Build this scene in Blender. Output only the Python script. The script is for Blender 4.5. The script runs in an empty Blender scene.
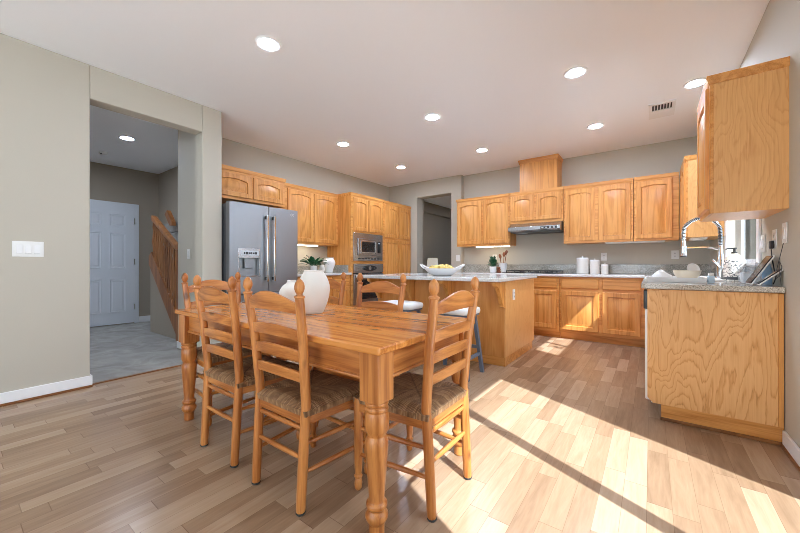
import bpy, bmesh, math, random
from mathutils import Vector, Matrix
random.seed(7)
SC = bpy.context.scene
COL = SC.collection
PI = math.pi

# ------------------------------------------------------------------ camera, world, sun, exposure
YAW = math.atan(251 / 340)
cam_d = bpy.data.cameras.new('camera')
cam_d.sensor_width = 36.0
cam_d.lens = 340 / 800 * 36
cam_d.shift_y = -1.5 / 800
cam_d.clip_start = 0.05
cam = bpy.data.objects.new('camera', cam_d)
cam.location = (0, 0, 1.04)
cam.rotation_euler = (PI / 2, 0, YAW)
COL.objects.link(cam)
SC.camera = cam

world = bpy.data.worlds.new('sky')
SC.world = world
world.use_nodes = True
_bg = world.node_tree.nodes['Background']
_bg.inputs['Color'].default_value = (0.78, 0.90, 1.0, 1)
_bg.inputs['Strength'].default_value = 4.5

SUN_EL = math.atan(1.02)
SUN_TRAVEL = Vector((-0.903 * math.cos(SUN_EL), 0.429 * math.cos(SUN_EL), -math.sin(SUN_EL)))
sun_d = bpy.data.lights.new('sun', 'SUN')
sun_d.energy = 14.0
sun_d.angle = math.radians(0.5)
sun_d.color = (0.85, 0.94, 1.0)
sun = bpy.data.objects.new('sun', sun_d)
sun.rotation_euler = SUN_TRAVEL.to_track_quat('-Z', 'Y').to_euler()
sun.location = (8, -2, 8)
COL.objects.link(sun)

def portal(loc, rot, sx, sy):
    d = bpy.data.lights.new('window_portal', 'AREA')
    d.shape = 'RECTANGLE'; d.size = sx; d.size_y = sy
    d.cycles.is_portal = True
    o = bpy.data.objects.new('window_portal', d)
    o.location = loc; o.rotation_euler = rot
    COL.objects.link(o)
portal((0.80, 1.38, 1.05), (0, PI / 2, 0), 2.09, 1.70)          # patio door
portal((0.80, 4.06, 1.60), (0, PI / 2, 0), 1.08, 1.20)          # sink window
portal((-1.6, -3.35, 1.35), (PI / 2, 0, 0), 3.9, 2.2)            # unseen back windows, added for fill light
portal((0.80, -1.75, 1.30), (0, PI / 2, 0), 2.3, 2.2)  # unseen side window, added for fill light

LAMP = 300.0
SC.view_settings.view_transform = 'Standard'
SC.view_settings.look = 'None'
SC.view_settings.gamma = 1.0
SC.view_settings.use_curve_mapping = False
SC.view_settings.exposure = 0.25
SC.cycles.use_denoising = True
SC.cycles.filter_width = 0.85
SC.cycles.max_bounces = 10
SC.cycles.diffuse_bounces = 6
SC.cycles.caustics_reflective = False
SC.cycles.caustics_refractive = False
SC.cycles.sample_clamp_indirect = 6.0

# ------------------------------------------------------------------ materials
def s2l(c):
    r = []
    for v in c:
        v /= 255.0
        r.append(v / 12.92 if v <= 0.04045 else ((v + 0.055) / 1.055) ** 2.4)
    return (*r, 1.0)

class NT:
    def __init__(self, name):
        self.m = bpy.data.materials.new(name); self.m.use_nodes = True
        self.t = self.m.node_tree
        self.b = self.t.nodes['Principled BSDF']
        self.out = self.t.nodes['Material Output']
    def n(self, typ, **kw):
        x = self.t.nodes.new(typ)
        for k, v in kw.items(): setattr(x, k, v)
        return x
    def l(self, a, b): self.t.links.new(a, b)
    def put(self, sock, v):
        if hasattr(v, 'is_output'): self.l(v, sock)
        elif v is not None: sock.default_value = v
    def math(self, op, a, b=None, c=None):
        x = self.n('ShaderNodeMath', operation=op)
        self.put(x.inputs[0], a); self.put(x.inputs[1], b); self.put(x.inputs[2], c)
        return x.outputs[0]
    def vmath(self, op, a, b=None):
        x = self.n('ShaderNodeVectorMath', operation=op)
        self.put(x.inputs[0], a)
        if b is not None: self.put(x.inputs[1], b)
        return x.outputs[0]
    def noise(self, vec, scale, detail=3, rough=0.55, dist=0.0):
        x = self.n('ShaderNodeTexNoise')
        self.put(x.inputs['Vector'], vec)
        x.inputs['Scale'].default_value = scale; x.inputs['Detail'].default_value = detail
        x.inputs['Roughness'].default_value = rough; x.inputs['Distortion'].default_value = dist
        return x.outputs[0]
    def ramp(self, fac, stops, interp='LINEAR'):
        x = self.n('ShaderNodeValToRGB'); e = x.color_ramp.elements; x.color_ramp.interpolation = interp
        while len(e) < len(stops): e.new(0.5)
        for el, (p, c) in zip(e, stops):
            el.position = p; el.color = c if len(c) == 4 else s2l(c)
        self.l(fac, x.inputs[0]); return x.outputs[0]
    def mix(self, fac, a, b, typ='MIX'):
        x = self.n('ShaderNodeMix', data_type='RGBA', blend_type=typ)
        self.put(x.inputs[0], fac); self.put(x.inputs[6], a); self.put(x.inputs[7], b)
        return x.outputs[2]
    def sep(self, v):
        x = self.n('ShaderNodeSeparateXYZ'); self.l(v, x.inputs[0]); return x.outputs
    def comb(self, a, b, c):
        x = self.n('ShaderNodeCombineXYZ')
        self.put(x.inputs[0], a); self.put(x.inputs[1], b); self.put(x.inputs[2], c); return x.outputs[0]
    def white(self, v):
        x = self.n('ShaderNodeTexWhiteNoise', noise_dimensions='3D'); self.l(v, x.inputs['Vector']); return x.outputs
    def obj(self, rand=True):
        co = self.n('ShaderNodeTexCoord').outputs['Object']
        if not rand: return co
        r = self.n('ShaderNodeObjectInfo').outputs['Random']
        off = self.comb(self.math('MULTIPLY', r, 13.7), self.math('MULTIPLY', r, 7.3), self.math('MULTIPLY', r, 3.1))
        return self.vmath('ADD', co, off)
    def bump(self, h, strength, dist=0.002):
        x = self.n('ShaderNodeBump'); x.inputs['Strength'].default_value = strength; x.inputs['Distance'].default_value = dist
        self.l(h, x.inputs['Height']); self.l(x.outputs[0], self.b.inputs['Normal'])

def plain(name, rgb, rough=0.5, metal=0.0, emit=None, spec=None, bump=None):
    k = NT(name)
    k.b.inputs['Base Color'].default_value = s2l(rgb)
    k.b.inputs['Roughness'].default_value = rough
    k.b.inputs['Metallic'].default_value = metal
    if spec is not None: k.b.inputs['Specular IOR Level'].default_value = spec
    if emit:
        k.b.inputs['Emission Color'].default_value = s2l(emit[0]); k.b.inputs['Emission Strength'].default_value = emit[1]
    co = k.obj()
    h = k.noise(co, bump[0] if bump else 60, 3)
    if bump: k.bump(h, bump[1], bump[2])
    else:
        c = k.mix(k.math('MULTIPLY', h, 0.05), s2l(rgb), (0.5, 0.5, 0.5, 1)); k.l(c, k.b.inputs['Base Color'])
    return k.m

def wood(name, dark, mid, light, axis=2, rough=0.38, rings=7.0, freq=3.2, stretch=0.10, contrast=1.0, knots=0.0, boards=None, pores=0.35, spec=0.5, sharp=False):
    k = NT(name)
    co = k.obj()
    sc = [1.0, 1.0, 1.0]; sc[axis] = stretch
    xyz = None
    tone = None
    seam = None
    if boards:
        ax, wd = boards
        raw = k.n('ShaderNodeTexCoord').outputs['Object']
        s = k.sep(raw)
        q = k.math('DIVIDE', s[ax], wd)
        idx = k.math('FLOOR', q)
        w = k.white(k.comb(idx, 3.3, 1.1))
        tone = w[0]
        co = k.vmath('ADD', co, k.comb(k.math('MULTIPLY', w[0], 11.0), k.math('MULTIPLY', w[0], 5.0), k.math('MULTIPLY', w[0], 8.0)))
        fr = k.math('FRACT', q)
        seam = k.math('LESS_THAN', fr, 0.012)
    m = k.vmath('MULTIPLY', co, tuple(sc))
    base = k.noise(m, freq, 2.5, 0.5, 0.3)
    jag = k.noise(k.vmath('MULTIPLY', co, tuple([1.0 if i != axis else 0.12 for i in range(3)])), 60, 2, 0.6)
    ring = k.math('FRACT', k.math('ADD', k.math('MULTIPLY', base, rings), k.math('MULTIPLY', jag, 0.9 if sharp else 0.4)))
    if sharp:
        tri = k.ramp(ring, [(0.0, (1, 1, 1, 1)), (0.62, (0.8, 0.8, 0.8, 1)), (0.86, (0.0, 0.0, 0.0, 1)), (1.0, (1, 1, 1, 1))])
    else:
        tri = k.ramp(ring, [(0.0, (0.15, 0.15, 0.15, 1)), (0.5, (1, 1, 1, 1)), (1.0, (0.15, 0.15, 0.15, 1))])
    sc2 = [1.0, 1.0, 1.0]; sc2[axis] = 0.03
    fine = k.noise(k.vmath('MULTIPLY', co, tuple(sc2)), 160, 2, 0.6)
    f = k.math('ADD', k.math('MULTIPLY', tri, 0.55 * contrast), k.math('MULTIPLY', fine, pores))
    f = k.math('ADD', f, 0.42 - 0.3 * contrast)
    if tone is not None: f = k.math('ADD', f, k.math('MULTIPLY', k.math('SUBTRACT', tone, 0.5), 0.35))
    c = k.ramp(f, [(0.15, dark), (0.5, mid), (0.9, light)])
    if knots:
        sk = [1.0, 1.0, 1.0]; sk[axis] = 0.55
        v = k.n('ShaderNodeTexVoronoi'); k.l(k.vmath('MULTIPLY', co, tuple(sk)), v.inputs['Vector']); v.inputs['Scale'].default_value = knots
        kn = k.ramp(v.outputs['Distance'], [(0.06, (1, 1, 1, 1)), (0.13, (0, 0, 0, 1))])
        c = k.mix(k.math('MULTIPLY', kn, 0.75), c, s2l([d * 0.55 for d in dark]))
    if seam is not None: c = k.mix(k.math('MULTIPLY', seam, 0.6), c, s2l([d * 0.5 for d in dark]))
    k.l(c, k.b.inputs['Base Color'])
    k.b.inputs['Roughness'].default_value = rough
    k.b.inputs['Specular IOR Level'].default_value = spec
    k.bump(fine, 0.12, 0.001)
    return k.m

def make_floor():
    k = NT('laminate_floor')
    s = k.sep(k.n('ShaderNodeTexCoord').outputs['Object'])
    RW, LEN = 0.088, 0.52
    qx = k.math('DIVIDE', s[0], RW); ix = k.math('FLOOR', qx); fx = k.math('FRACT', qx)
    off = k.white(k.comb(ix, 1.7, 9.1))[0]
    qy = k.math('ADD', k.math('DIVIDE', s[1], LEN), k.math('MULTIPLY', off, 7.0)); iy = k.math('FLOOR', qy); fy = k.math('FRACT', qy)
    w = k.white(k.comb(ix, iy, 4.2))[0]
    grain_v = k.comb(k.math('ADD', s[0], k.math('MULTIPLY', w, 9.0)), k.math('MULTIPLY', k.math('ADD', s[1], k.math('MULTIPLY', w, 31.0)), 0.09), w)
    g = k.noise(grain_v, 26, 4, 0.6, 0.6)
    g2 = k.noise(grain_v, 120, 2, 0.6)
    f = k.math('ADD', k.math('MULTIPLY', w, 0.34), k.math('MULTIPLY', k.math('ADD', k.math('MULTIPLY', g, 0.75), k.math('MULTIPLY', g2, 0.25)), 0.5))
    c = k.ramp(f, [(0.12, (124, 97, 75)), (0.38, (157, 128, 102)), (0.58, (177, 150, 124)), (0.78, (192, 168, 144))])
    seam = k.math('ADD', k.math('LESS_THAN', fx, 0.02), k.math('LESS_THAN', fy, 0.006))
    c = k.mix(k.math('MULTIPLY', seam, 0.45), c, s2l((96, 68, 48)))
    k.l(c, k.b.inputs['Base Color'])
    k.b.inputs['Roughness'].default_value = 0.26
    k.b.inputs['Specular IOR Level'].default_value = 0.45
    k.bump(k.math('SUBTRACT', g2, k.math('MULTIPLY', seam, 1.0)), 0.08, 0.001)
    return k.m

def make_granite(name, a, b, c3, rough=0.12, scale=160):
    k = NT(name); co = k.obj(False)
    n1 = k.noise(co, scale, 2, 0.7); n2 = k.noise(co, 6, 3, 0.5)
    f = k.math('ADD', k.math('MULTIPLY', n1, 0.8), k.math('MULTIPLY', n2, 0.2))
    k.l(k.ramp(f, [(0.36, a), (0.5, b), (0.64, c3)]), k.b.inputs['Base Color'])
    k.b.inputs['Roughness'].default_value = rough
    return k.m

def make_carpet():
    k = NT('carpet'); co = k.obj(False)
    n1 = k.noise(co, 3.0, 3, 0.6, 1.2); n2 = k.noise(co, 300, 2)
    f = k.math('ADD', k.math('MULTIPLY', n1, 0.75), k.math('MULTIPLY', n2, 0.25))
    k.l(k.ramp(f, [(0.3, (138, 135, 130)), (0.52, (162, 159, 154)), (0.7, (182, 179, 174))]), k.b.inputs['Base Color'])
    k.b.inputs['Roughness'].default_value = 0.95; k.b.inputs['Specular IOR Level'].default_value = 0.1
    k.bump(n2, 0.5, 0.004); return k.m

def make_rush():
    k = NT('woven_rush'); co = k.n('ShaderNodeTexCoord').outputs['Object']
    s = k.sep(co)
    ax = k.math('DIVIDE', k.math('ABSOLUTE', s[0]), 0.205); ay = k.math('DIVIDE', k.math('ABSOLUTE', s[1]), 0.19)
    sel = k.math('GREATER_THAN', ay, ax)          # front / back sections: cords run along y
    u = k.math('ADD', k.math('MULTIPLY', s[0], sel), k.math('MULTIPLY', s[1], k.math('SUBTRACT', 1.0, sel)))
    wob = k.math('MULTIPLY', k.noise(co, 14, 2), 0.012)
    st = k.math('FRACT', k.math('MULTIPLY', k.math('ADD', u, wob), 165.0))
    r = k.ramp(st, [(0.0, (0, 0, 0, 1)), (0.5, (1, 1, 1, 1)), (1.0, (0, 0, 0, 1))])
    idx = k.math('FLOOR', k.math('MULTIPLY', k.math('ADD', u, wob), 165.0))
    tw = k.white(k.comb(idx, sel, 2.0))[0]
    f = k.math('ADD', k.math('MULTIPLY', r, 0.4), k.math('ADD', k.math('MULTIPLY', tw, 0.22), k.math('MULTIPLY', k.noise(co, 30, 4), 0.48)))
    seam = k.math('LESS_THAN', k.math('ABSOLUTE', k.math('SUBTRACT', ax, ay)), 0.03)
    c = k.ramp(f, [(0.2, (70, 44, 26)), (0.48, (126, 88, 56)), (0.75, (176, 138, 98)), (1.0, (214, 188, 152))])
    c = k.mix(k.math('MULTIPLY', seam, 0.5), c, s2l((80, 54, 34)))
    k.l(c, k.b.inputs['Base Color']); k.b.inputs['Roughness'].default_value = 0.6
    k.bump(r, 0.6, 0.003); return k.m

def make_steel(name, rgb, rough=0.3, axis=2):
    k = NT(name); co = k.obj(False)
    sc = [1, 1, 1]; sc[axis] = 0.01
    n1 = k.noise(k.vmath('MULTIPLY', co, tuple(sc)), 300, 2)
    k.l(k.mix(k.math('MULTIPLY', n1, 0.25), s2l(rgb), s2l([c * 0.8 for c in rgb])), k.b.inputs['Base Color'])
    k.b.inputs['Metallic'].default_value = 0.9; k.b.inputs['Roughness'].default_value = rough
    return k.m

def make_glass():
    k = NT('window_glass')
    tr = k.n('ShaderNodeBsdfTransparent'); gl = k.n('ShaderNodeBsdfGlossy'); gl.inputs['Roughness'].default_value = 0.02
    fr = k.n('ShaderNodeFresnel'); fr.inputs[0].default_value = 1.25
    mx = k.n('ShaderNodeMixShader'); k.l(fr.outputs[0], mx.inputs[0]); k.l(tr.outputs[0], mx.inputs[1]); k.l(gl.outputs[0], mx.inputs[2])
    k.l(mx.outputs[0], k.out.inputs['Surface']); return k.m

def make_clear_plastic():
    k = NT('clear_plastic')
    k.b.inputs['Base Color'].default_value = s2l((206, 216, 226)); k.b.inputs['Roughness'].default_value = 0.15
    tr = k.n('ShaderNodeBsdfTransparent'); mx = k.n('ShaderNodeMixShader'); mx.inputs[0].default_value = 0.28
    k.l(tr.outputs[0], mx.inputs[1]); k.l(k.b.outputs[0], mx.inputs[2]); k.l(mx.outputs[0], k.out.inputs['Surface']); return k.m

def make_dots():
    k = NT('patterned_ceramic'); co = k.n('ShaderNodeTexCoord').outputs['Object']
    v = k.n('ShaderNodeTexVoronoi', feature='DISTANCE_TO_EDGE'); k.l(co, v.inputs['Vector']); v.inputs['Scale'].default_value = 45
    n1 = k.noise(co, 60, 2)
    f = k.math('ADD', v.outputs['Distance'], k.math('MULTIPLY', k.math('SUBTRACT', n1, 0.5), 0.5))
    k.l(k.ramp(f, [(0.04, (96, 96, 100)), (0.09, (232, 230, 224))]), k.b.inputs['Base Color']); k.b.inputs['Roughness'].default_value = 0.25
    return k.m

M = {}
M['floor'] = make_floor()
M['wall'] = plain('wall_paint', (188, 182, 169), 0.75, bump=(140, 0.12, 0.002))
M['hall_wall'] = plain('taupe_wall_paint', (164, 153, 138), 0.75, bump=(140, 0.12, 0.002))
M['ceiling'] = plain('ceiling_paint', (247, 249, 254), 0.8, bump=(90, 0.22, 0.003))
M['white_trim'] = plain('white_trim_paint', (236, 236, 238), 0.35)
M['door_white'] = plain('white_door_paint', (222, 226, 232), 0.4)
M['shoe'] = wood('shoe_moulding_wood', (90, 52, 24), (128, 78, 38), (150, 98, 52), axis=1)
OAK = dict(dark=(130, 70, 24), mid=(194, 124, 54), light=(222, 158, 86))
M['oak'] = wood('honey_oak_upright', axis=2, rough=0.36, rings=7, freq=6, stretch=0.07, contrast=0.9, pores=0.7, **OAK)
M['oak_x'] = wood('honey_oak_along_back', axis=0, rough=0.36, rings=7, freq=6, stretch=0.07, contrast=0.9, pores=0.7, **OAK)
M['oak_y'] = wood('honey_oak_along_side', axis=1, rough=0.36, rings=7, freq=6, stretch=0.07, contrast=0.9, pores=0.7, **OAK)
M['ply'] = wood('oak_plywood', (150, 90, 42), (220, 158, 92), (236, 184, 122), axis=2, rough=0.38, rings=26, freq=3.6, stretch=0.27, contrast=0.8, pores=0.5, sharp=True)
M['ply_soft'] = wood('oak_veneer_panel', (160, 100, 50), (214, 152, 88), (232, 178, 114), axis=2, rough=0.38, rings=24, freq=3.6, stretch=0.25, contrast=0.42, pores=0.6, sharp=True)
M['ply_dark'] = wood('oak_island_panel', (150, 86, 34), (206, 136, 68), (226, 164, 96), axis=2, rough=0.36, rings=7, freq=3.2, stretch=0.16, contrast=0.6, pores=0.4)
PINE = dict(dark=(84, 40, 15), mid=(160, 92, 40), light=(200, 132, 70))
M['pine'] = wood('pine_upright', axis=2, rough=0.3, rings=6, freq=7, stretch=0.08, contrast=0.85, knots=6.0, pores=0.55, **PINE)
M['pine_x'] = wood('pine_crosswise', axis=0, rough=0.3, rings=6, freq=7, stretch=0.10, contrast=0.85, knots=5.0, pores=0.55, **PINE)
M['pine_y'] = wood('pine_lengthwise', axis=1, rough=0.3, rings=6, freq=7, stretch=0.10, contrast=0.85, pores=0.55, **PINE)
M['table_top'] = wood('pine_boards', (100, 48, 16), (178, 102, 42), (216, 144, 74), axis=0, rough=0.16, rings=7, freq=6, stretch=0.08, contrast=0.9, knots=4.6, boards=(1, 0.105), pores=0.55)
M['rush'] = make_rush()
M['granite'] = make_granite('grey_granite', (92, 90, 84), (158, 155, 146), (200, 196, 188))
M['granite_light'] = make_granite('pale_granite', (128, 122, 112), (190, 183, 170), (224, 218, 208))
M['quartz'] = make_granite('pale_polished_stone', (204, 204, 203), (216, 216, 215), (226, 226, 226), 0.1, 90)
M['carpet'] = make_carpet()
M['steel'] = make_steel('brushed_steel', (156, 160, 165), 0.36)
M['steel_h'] = make_steel('bright_brushed_steel', (172, 172, 174), 0.25, 1)
M['steel_side'] = plain('grey_appliance_side', (92, 94, 98), 0.45)
M['chrome'] = plain('chrome', (220, 224, 228), 0.12, 1.0)
M['black'] = plain('black_gloss', (18, 18, 20), 0.18)
M['black_matte'] = plain('black_matte', (26, 26, 28), 0.5)
M['grey_dark'] = plain('dark_grey', (60, 62, 66), 0.4)
M['white_gloss'] = plain('white_gloss', (236, 236, 236), 0.2)
M['white_matte'] = plain('white_matte_ceramic', (226, 222, 216), 0.7, bump=(70, 0.25, 0.003))
M['white_plastic'] = plain('white_plastic', (232, 232, 230), 0.35)
M['cushion'] = plain('white_cushion_fabric', (232, 232, 232), 0.8, bump=(200, 0.3, 0.002))
M['stool'] = plain('blue_grey_stool_paint', (96, 106, 124), 0.5)
M['leaf'] = plain('green_leaf', (40, 96, 62), 0.45)
M['leaf_dark'] = plain('dark_green_leaf', (32, 104, 62), 0.4)
M['lemon'] = plain('pale_yellow_skin', (236, 206, 116), 0.45)
M['spoon'] = wood('spoon_wood', (70, 34, 18), (112, 56, 28), (140, 78, 42), axis=2)
M['glass'] = make_glass()
M['plastic'] = make_clear_plastic()
M['dots'] = make_dots()
M['cream'] = plain('cream_ceramic', (226, 214, 190), 0.35)
M['cloth'] = plain('white_cloth', (238, 238, 238), 0.9, bump=(120, 0.4, 0.003))
M['lamp_on'] = plain('lit_lens', (255, 255, 255), 0.5, emit=((216, 232, 255), LAMP))
M['strip_on'] = plain('lit_strip', (255, 255, 255), 0.5, emit=((255, 240, 214), 9.0))
M['shade'] = plain('lamp_shade_fabric', (240, 238, 232), 0.8, emit=((255, 246, 232), 0.35))
M['dark_oak'] = wood('stair_oak', (96, 52, 20), (140, 84, 38), (164, 106, 56), axis=2)
M['patio'] = plain('pale_bounce_concrete', (222, 220, 216), 0.9, bump=(20, 0.3, 0.004))  # kept very pale so the ground bounces light into the room
M['fence'] = plain('pale_blue_siding', (186, 200, 214), 0.7)
M['display'] = plain('pale_display', (196, 202, 208), 0.3)

# ------------------------------------------------------------------ mesh helpers
class MB:
    def __init__(self, T=None): self.v = []; self.f = []; self.T = T
    def add(self, vs, fs):
        n = len(self.v)
        self.v += [self.T(*p) if self.T else tuple(p) for p in vs]
        self.f += [tuple(i + n for i in f) for f in fs]
        return self
    def box(self, x0, x1, y0, y1, z0, z1):
        return self.add([(x0, y0, z0), (x1, y0, z0), (x1, y1, z0), (x0, y1, z0), (x0, y0, z1), (x1, y0, z1), (x1, y1, z1), (x0, y1, z1)],
                        [(0, 3, 2, 1), (4, 5, 6, 7), (0, 1, 5, 4), (1, 2, 6, 5), (2, 3, 7, 6), (3, 0, 4, 7)])
    def rings(self, rs, cap0=True, cap1=True, close=True):
        n = len(rs[0]); vs = [p for r in rs for p in r]; fs = []
        for i in range(len(rs) - 1):
            for j in range(n if close else n - 1):
                k = (j + 1) % n
                fs.append((i * n + j, i * n + k, (i + 1) * n + k, (i + 1) * n + j))
        if cap0: fs.append(tuple(range(n))[::-1])
        if cap1: fs.append(tuple((len(rs) - 1) * n + j for j in range(n)))
        return self.add(vs, fs)
    def lathe(self, prof, c=(0, 0, 0), n=20, axis=2, caps=True):
        rs = []
        for r, z in prof:
            ring = []
            for j in range(n):
                a = 2 * PI * j / n; x, y = r * math.cos(a), r * math.sin(a)
                p = (x, y, z) if axis == 2 else ((z, x, y) if axis == 0 else (x, z, y))
                ring.append((c[0] + p[0], c[1] + p[1], c[2] + p[2]))
            rs.append(ring)
        return self.rings(rs, caps, caps)
    def tube(self, pts, r, n=10):
        P = [Vector(p) for p in pts]; rs = []
        R = r if isinstance(r, (list, tuple)) else [r] * len(P)
        up = None
        for i, p in enumerate(P):
            t = (P[min(i + 1, len(P) - 1)] - P[max(i - 1, 0)]).normalized()
            if up is None: up = Vector((0, 0, 1)) if abs(t.z) < 0.9 else Vector((1, 0, 0))
            a = t.cross(up)
            if a.length < 1e-5: a = t.orthogonal()
            a.normalize(); b = a.cross(t).normalized(); up = b
            rs.append([tuple(p + (a * math.cos(2 * PI * j / n) + b * math.sin(2 * PI * j / n)) * R[i]) for j in range(n)])
        return self.rings(rs)
    def prism(self, poly, f0, f1):                       # poly of (a,b); f0/f1 map (a,b) to a point at either end
        return self.rings([[f0(*p) for p in poly], [f1(*p) for p in poly]])

ROOT = {}
def root_loc(o):
    while o.parent: o = o.parent
    return o.location.copy()
def build(name, mb, mat, parent=None, bevel=0.0, smooth=True, origin=None, seg=2, sub=0, angle=38):
    me = bpy.data.meshes.new(name)
    if parent is not None: off = root_loc(parent)
    elif origin is not None: off = Vector(origin)
    else:
        xs = [p[0] for p in mb.v]; ys = [p[1] for p in mb.v]; zs = [p[2] for p in mb.v]
        off = Vector(((min(xs) + max(xs)) / 2, (min(ys) + max(ys)) / 2, min(zs)))
    me.from_pydata([tuple(Vector(p) - off) for p in mb.v], [], mb.f)
    bm = bmesh.new(); bm.from_mesh(me)
    bmesh.ops.recalc_face_normals(bm, faces=bm.faces)
    bm.to_mesh(me); bm.free()
    if smooth:
        for p in me.polygons: p.use_smooth = True
        me.set_sharp_from_angle(angle=math.radians(angle))
    me.materials.append(mat)
    o = bpy.data.objects.new(name, me); COL.objects.link(o)
    if parent is not None: o.parent = parent
    else: o.location = off
    if sub:
        s = o.modifiers.new('subdivision', 'SUBSURF'); s.levels = sub; s.render_levels = sub
    if bevel:
        b = o.modifiers.new('bevel', 'BEVEL'); b.width = bevel; b.segments = seg; b.limit_method = 'ANGLE'; b.angle_limit = math.radians(40)
    return o
def tag(o, label, cat, group=None):
    o['label'] = label; o['category'] = cat
    if group: o['group'] = group
    return o
def thing(name, label, cat, loc, group=None):
    o = bpy.data.objects.new(name, None); o.empty_display_size = 0.1; o.location = loc; COL.objects.link(o)
    return tag(o, label, cat, group)
def struct(name, mb, mat, parent=None, bevel=0.0, smooth=False):
    o = build(name, mb, mat, parent, bevel, smooth)
    if parent is None: o['kind'] = 'structure'
    return o
def copy_tree(o, parent=None):
    c = o.copy(); COL.objects.link(c)
    if parent is not None: c.parent = parent
    for ch in list(o.children): copy_tree(ch, c)
    return c

# ------------------------------------------------------------------ the room
H = 2.75
LW, FW, RW, BW, NW = -3.85, -4.63, 0.617, 5.97, 5.86     # left wall, fridge wall, right wall, back wall, doorway wall
YB = -3.3                                               # wall behind
EX = 0.757                                               # outside face of the right wall
struct('floor', MB().box(-3.9, EX, YB - .2, 6.1, -.06, 0).box(-4.66, -3.9, 1.80, 6.1, -.06, 0), M['floor'])
struct('floor', MB().box(-7.6, -3.9, -.6, 1.80, -.06, .006).box(-7.6, -4.66, 1.80, 3.2, -.06, .006), M['carpet'])
struct('floor', MB().box(-5.2, -2.4, 6.1, 11.2, -.06, .004), M['carpet'])
struct('ceiling', MB().box(-4.01, EX, YB - .2, 1.755, H, H + .1).box(-4.8, EX, 1.755, 6.08, H, H + .1), M['ceiling'])
struct('ceiling', MB().box(-7.6, -4.01, -.6, 1.755, H, H + .1).box(-7.6, -4.8, 1.755, 3.2, H, H + .1), M['ceiling'])
struct('ceiling', MB().box(-5.2, -2.4, 6.08, 11.2, H, H + .1), M['ceiling'])

w = MB()
w.box(-4.01, LW, YB, .763, 0, H)
w.box(-4.01, LW, .763, 1.667, 2.46, H)
w.box(-4.03, LW, 1.667, 1.872, 0, H)
w.box(-4.72, -4.03, 1.755, 1.872, 0, H)
struct('wall_left', w, M['wall'], bevel=.008)
w = MB(); w.box(-4.80, FW, 1.872, 6.0, 0, H)
struct('wall_fridge_side', w, M['wall'])
w = MB()
w.box(-4.63, -3.89, NW, 6.08, 0, H); w.box(-3.89, -3.10, NW, 6.08, 2.43, H); w.box(-3.10, -2.885, NW, 6.08, 0, H)
struct('wall_back_doorway', w, M['wall'], bevel=.006)
w = MB(); w.box(-2.885, EX, BW, 6.12, 0, H)
struct('wall_back', w, M['wall'])
DY0, DY1, DH = .52, 2.225, 2.10                          # patio door
WY0, WY1, WZ0, WZ1 = 3.45, 4.66, 1.06, 2.14              # sink window
w = MB()
w.box(RW, EX, YB, -2.85, 0, H); w.box(RW, EX, -2.85, -.65, 0, .15); w.box(RW, EX, -2.85, -.65, 2.45, H); w.box(RW, EX, -.65, DY0, 0, H); w.box(RW, EX, DY0, DY1, DH, H); w.box(RW, EX, DY1, WY0, 0, H)
w.box(RW, EX, WY0, WY1, 0, WZ0); w.box(RW, EX, WY0, WY1, WZ1, H); w.box(RW, EX, WY1, BW, 0, H)
struct('wall_right', w, M['wall'])
w = MB()
w.box(-4.01, -3.5, YB - .15, YB, 0, H); w.box(.3, EX, YB - .15, YB, 0, H); w.box(-3.5, .3, YB - .15, YB, 2.45, H); w.box(-3.5, .3, YB - .15, YB, 0, .25)
struct('wall_behind', w, M['wall'])
# hall
w = MB(); w.box(-7.6, -7.45, -.6, 2.45, 0, H); w.box(-7.6, -4.01, -.75, -.6, 0, H); w.box(-7.6, -4.72, 2.45, 2.6, 0, H); w.box(-4.80, -4.72, 1.872, 2.45, 0, H)
struct('wall_hall', w, M['hall_wall'])
# room beyond the doorway
w = MB(); w.box(-5.2, -5.0, 6.08, 11.2, 0, H); w.box(-5.0, -2.4, 11.0, 11.2, 0, H); w.box(-2.55, -2.4, 6.12, 11.0, 0, H); w.box(-5.0, -4.9, 6.08, 11.0, 2.47, H)
w.box(-5.2, -3.89, 6.08, 6.12, 0, H)
struct('wall_beyond', w, M['hall_wall'])

# baseboards
def board(name, pts):                                    # list of boxes
    b = MB()
    for q in pts: b.box(*q)
    return struct(name, b, M['white_trim'], bevel=.004, smooth=True)
BH = .098
board('baseboard_left', [(LW, LW + .014, YB, .763 + .014, .018, BH), (-4.0, LW, .763, .777, .018, BH)])
board('baseboard_pier', [(LW, LW + .014, 1.653, 1.872, .018, BH), (-4.03, LW, 1.653, 1.667, .018, BH), (-4.72, -4.03, 1.741, 1.755, .018, BH)])
board('baseboard_right', [(RW - .014, RW, DY1 + .06, 2.86, .018, BH), (RW - .014, RW, YB, DY0 - .06, .018, BH)])
board('baseboard_doorway', [(-3.10, -2.885, NW - .014, NW, .0, BH)])
board('baseboard_hall', [(-7.45, -7.436, -.6, 1.18, .0, .11), (-7.45, -7.436, 2.14, 2.45, .0, .11), (-7.45, -6.4, 2.436, 2.45, 0, .11)])
b = MB(); b.box(LW, LW + .02, YB, .777, 0, .018); struct('trim_1', b, M['shoe'], bevel=.005)
b = MB(); b.box(RW - .02, RW, DY1 + .06, 2.86, 0, .018); struct('trim_2', b, M['shoe'], bevel=.005)
b = MB(); b.box(-3.93, -3.895, .777, 1.653, 0, .008); struct('trim_3', b, M['shoe'])

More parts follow.
